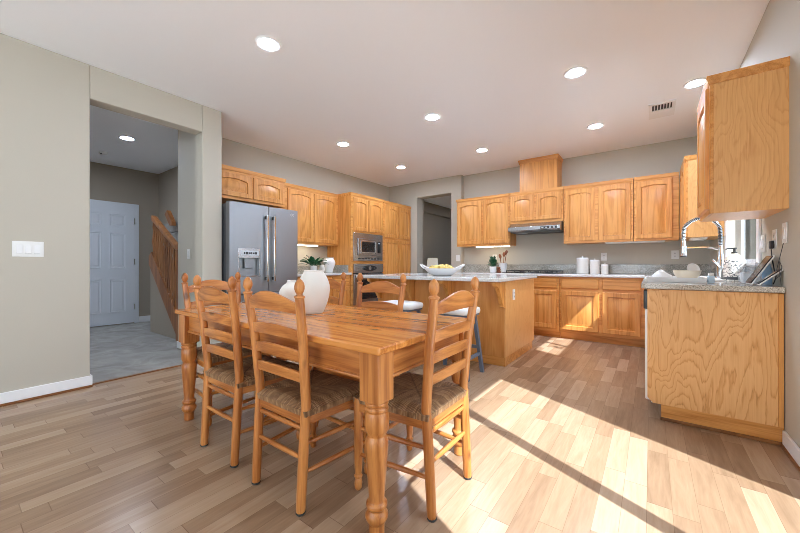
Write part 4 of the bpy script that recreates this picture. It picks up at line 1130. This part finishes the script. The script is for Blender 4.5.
b = MB(); b.box(.592, RW - .0095, 3.035, 3.085, 1.14, 1.19); build('plug', b, M['black_matte'], t, .006)
b = MB(); b.tube([(.60, 3.06, 1.137), (.60, 3.055, 1.09), (.605, 3.04, 1.03), (.612, 3.03, .96), (.60, 3.02, .922)], .003, 6); build('cable', b, M['black_matte'], t)
b = MB(); b.tube([(RW - .008, 2.865, 1.165), (RW - .010, 2.91, 1.10), (RW - .02, 2.93, 1.02), (RW - .03, 2.90, .96), (RW - .02, 2.865, .98), (RW - .015, 2.86, 1.03), (RW - .02, 2.88, 1.06), (RW - .015, 2.90, .98), (RW - .012, 2.885, .922)], .0016, 6)
o = build('charging_cable', b, M['grey_dark']); tag(o, 'looped pale cable hanging at the front end of the window-wall counter', 'cable')
t = thing('glass_bottle', 'small pale blue bottle behind the leaning tablets', 'bottle', (.585, 3.14, z))
b = MB(); b.lathe([(.024, z + .001), (.026, z + .006), (.026, z + .09), (.014, z + .115), (.012, z + .135)], (.60, 3.145, 0), 18); build('body', b, plain('pale_blue_glass', (150, 184, 214), .15), t)
b = MB(); b.lathe([(.014, z + .135), (.014, z + .15)], (.60, 3.145, 0), 14); build('cap', b, M['white_plastic'], t)

# ------------------------------------------------------------------ room beyond the kitchen doorway
t = thing('side_table', 'dark side table under the lamp in the room beyond the doorway', 'table', (-4.5, 7.5, 0))
b = MB(); b.box(-4.8, -4.2, 7.25, 7.75, .64, .67); build('top', b, M['dark_oak'], t, .004)
for sx in (-4.76, -4.24):
    for sy in (7.29, 7.71):
        b = MB(); b.box(sx - .02, sx + .02, sy - .02, sy + .02, .005, .64); build('leg', b, M['dark_oak'], t, .003)
t = thing('table_lamp', 'lit table lamp with a white shade beyond the kitchen doorway', 'lamp', (-4.5, 7.5, .67))
b = MB(); b.lathe([(.07, .671), (.07, .685), (.03, .70), (.055, .78), (.06, .85), (.03, .93), (.012, .96), (.012, 1.10)], (-4.5, 7.5, 0), 22); build('base', b, M['white_gloss'], t)
b = MB(); b.lathe([(.155, .98), (.125, 1.215), (.123, 1.215), (.153, .98)], (-4.5, 7.5, 0), 28, caps=False); build('shade', b, M['shade'], t)
b = MB(); b.lathe([(.02, 1.10), (.028, 1.13), (.02, 1.16)], (-4.5, 7.5, 0), 12); build('bulb', b, plain('lit_bulb', (255, 255, 255), .5, emit=((255, 232, 200), 220.0)), t)
